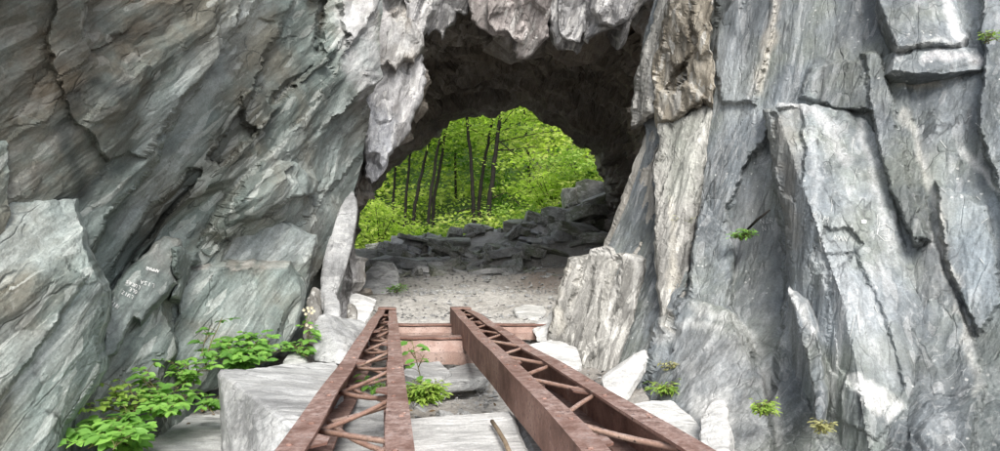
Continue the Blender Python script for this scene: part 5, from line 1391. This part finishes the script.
# undergrowth on the slope outside
g_ = np.random.default_rng(78)
n_ = 26000
uy = 16.8 + 13 * g_.uniform(0, 1, n_) ** 1.2; ux = g_.uniform(-.5, .5, n_) * uy
uz = np.concatenate([gz(ux[i:i + 4000], uy[i:i + 4000]) for i in range(0, n_, 4000)])
uz += (0.1 + 0.9 * np.clip(0.4 + 1.2 * fbm(np.stack([ux, uy, 0 * ux], -1) * 0.6, 3, 720), 0, 1)) * g_.uniform(0, 1, n_)
cen = np.stack([ux, uy, uz], -1)
v, q, c = quad_leaves(cen, 0.10, np.clip(0.35 + 0.8 * fbm(cen * 0.7, 3, 721) + g_.normal(size=n_) * .15, 0, 1), 722)
tag(link('undergrowth', mesh_from('undergrowth', v, q, attrs={'cell': c}), M['leaf_far']), 'low green undergrowth covering the slope between the trunks', kind='stuff')
# far wood: one leafy mass
g_ = np.random.default_rng(77)
cl = []
for k in range(850):
    y = g_.uniform(25.5, 42); x = g_.uniform(-.42, .42) * y + (g_.normal() * 4 if k % 4 == 0 else 0); z0 = float(gz(x, y))
    c = np.array([x, y, z0 + g_.uniform(0, 1) ** 1.15 * (5.0 + (y - 20) * 0.35)])
    cl.append(c + g_.normal(size=(95, 3)) * np.array([.8, .7, .24]))
cen = np.concatenate(cl)
sh = np.clip(0.45 + 1.0 * fbm(cen * 0.45, 3, 700) + g_.normal(size=len(cen)) * .18, 0, 1)
v, q, c = quad_leaves(cen, 0.15, sh, 701)
tag(link('woodland', mesh_from('woodland', v, q, attrs={'cell': c}), M['leaf_far']), 'bright green leafy wood filling the view beyond the arch', kind='stuff')

# ------------------------------------------------------------------ light and camera
w = bpy.data.worlds.new('World'); scene.world = w; w.use_nodes = True
nt = w.node_tree; bg = nt.nodes['Background']
sky = nt.nodes.new('ShaderNodeTexSky'); sky.sky_type = 'NISHITA'; sky.sun_disc = False
SUN_EL, SUN_AZ = math.radians(45), math.radians(170)      # azimuth clockwise from +Y: behind, a little left
sky.sun_elevation = SUN_EL; sky.sun_rotation = SUN_AZ
sky.air_density = 1.0; sky.dust_density = 2.0
hs = nt.nodes.new('ShaderNodeHueSaturation'); hs.inputs['Saturation'].default_value = 0.35      # thin white cloud
nt.links.new(sky.outputs[0], hs.inputs['Color']); nt.links.new(hs.outputs[0], bg.inputs[0]); bg.inputs[1].default_value = 0.15
sd = Vector((math.sin(SUN_AZ) * math.cos(SUN_EL), math.cos(SUN_AZ) * math.cos(SUN_EL), math.sin(SUN_EL)))
sl = bpy.data.lights.new('sun', 'SUN'); sl.energy = 2.4; sl.angle = math.radians(25); sl.color = (1, 0.96, 0.9)
so = bpy.data.objects.new('sun', sl); COL.objects.link(so); so.rotation_euler = sd.to_track_quat('Z', 'Y').to_euler(); so.location = (0, 0, 30)

cam = bpy.data.cameras.new('camera'); cam.sensor_fit = 'HORIZONTAL'; cam.sensor_width = 36; cam.lens = 36 * F / 1000
cam.clip_start = 0.05; cam.clip_end = 1000
co = bpy.data.objects.new('camera', cam); COL.objects.link(co); co.location = (0, 0, CZ); co.rotation_euler = (math.pi / 2 + PITCH, 0, 0)
scene.camera = co
scene.view_settings.view_transform = 'Standard'; scene.view_settings.look = 'None'
scene.view_settings.exposure = 1.05; scene.view_settings.gamma = 1.0; scene.view_settings.use_curve_mapping = False
scene.render.engine = 'CYCLES'
scene.cycles.use_adaptive_sampling = True; scene.cycles.adaptive_threshold = 0.02
scene.cycles.max_bounces = 5; scene.cycles.diffuse_bounces = 5; scene.cycles.transparent_max_bounces = 2
scene.cycles.use_denoising = True
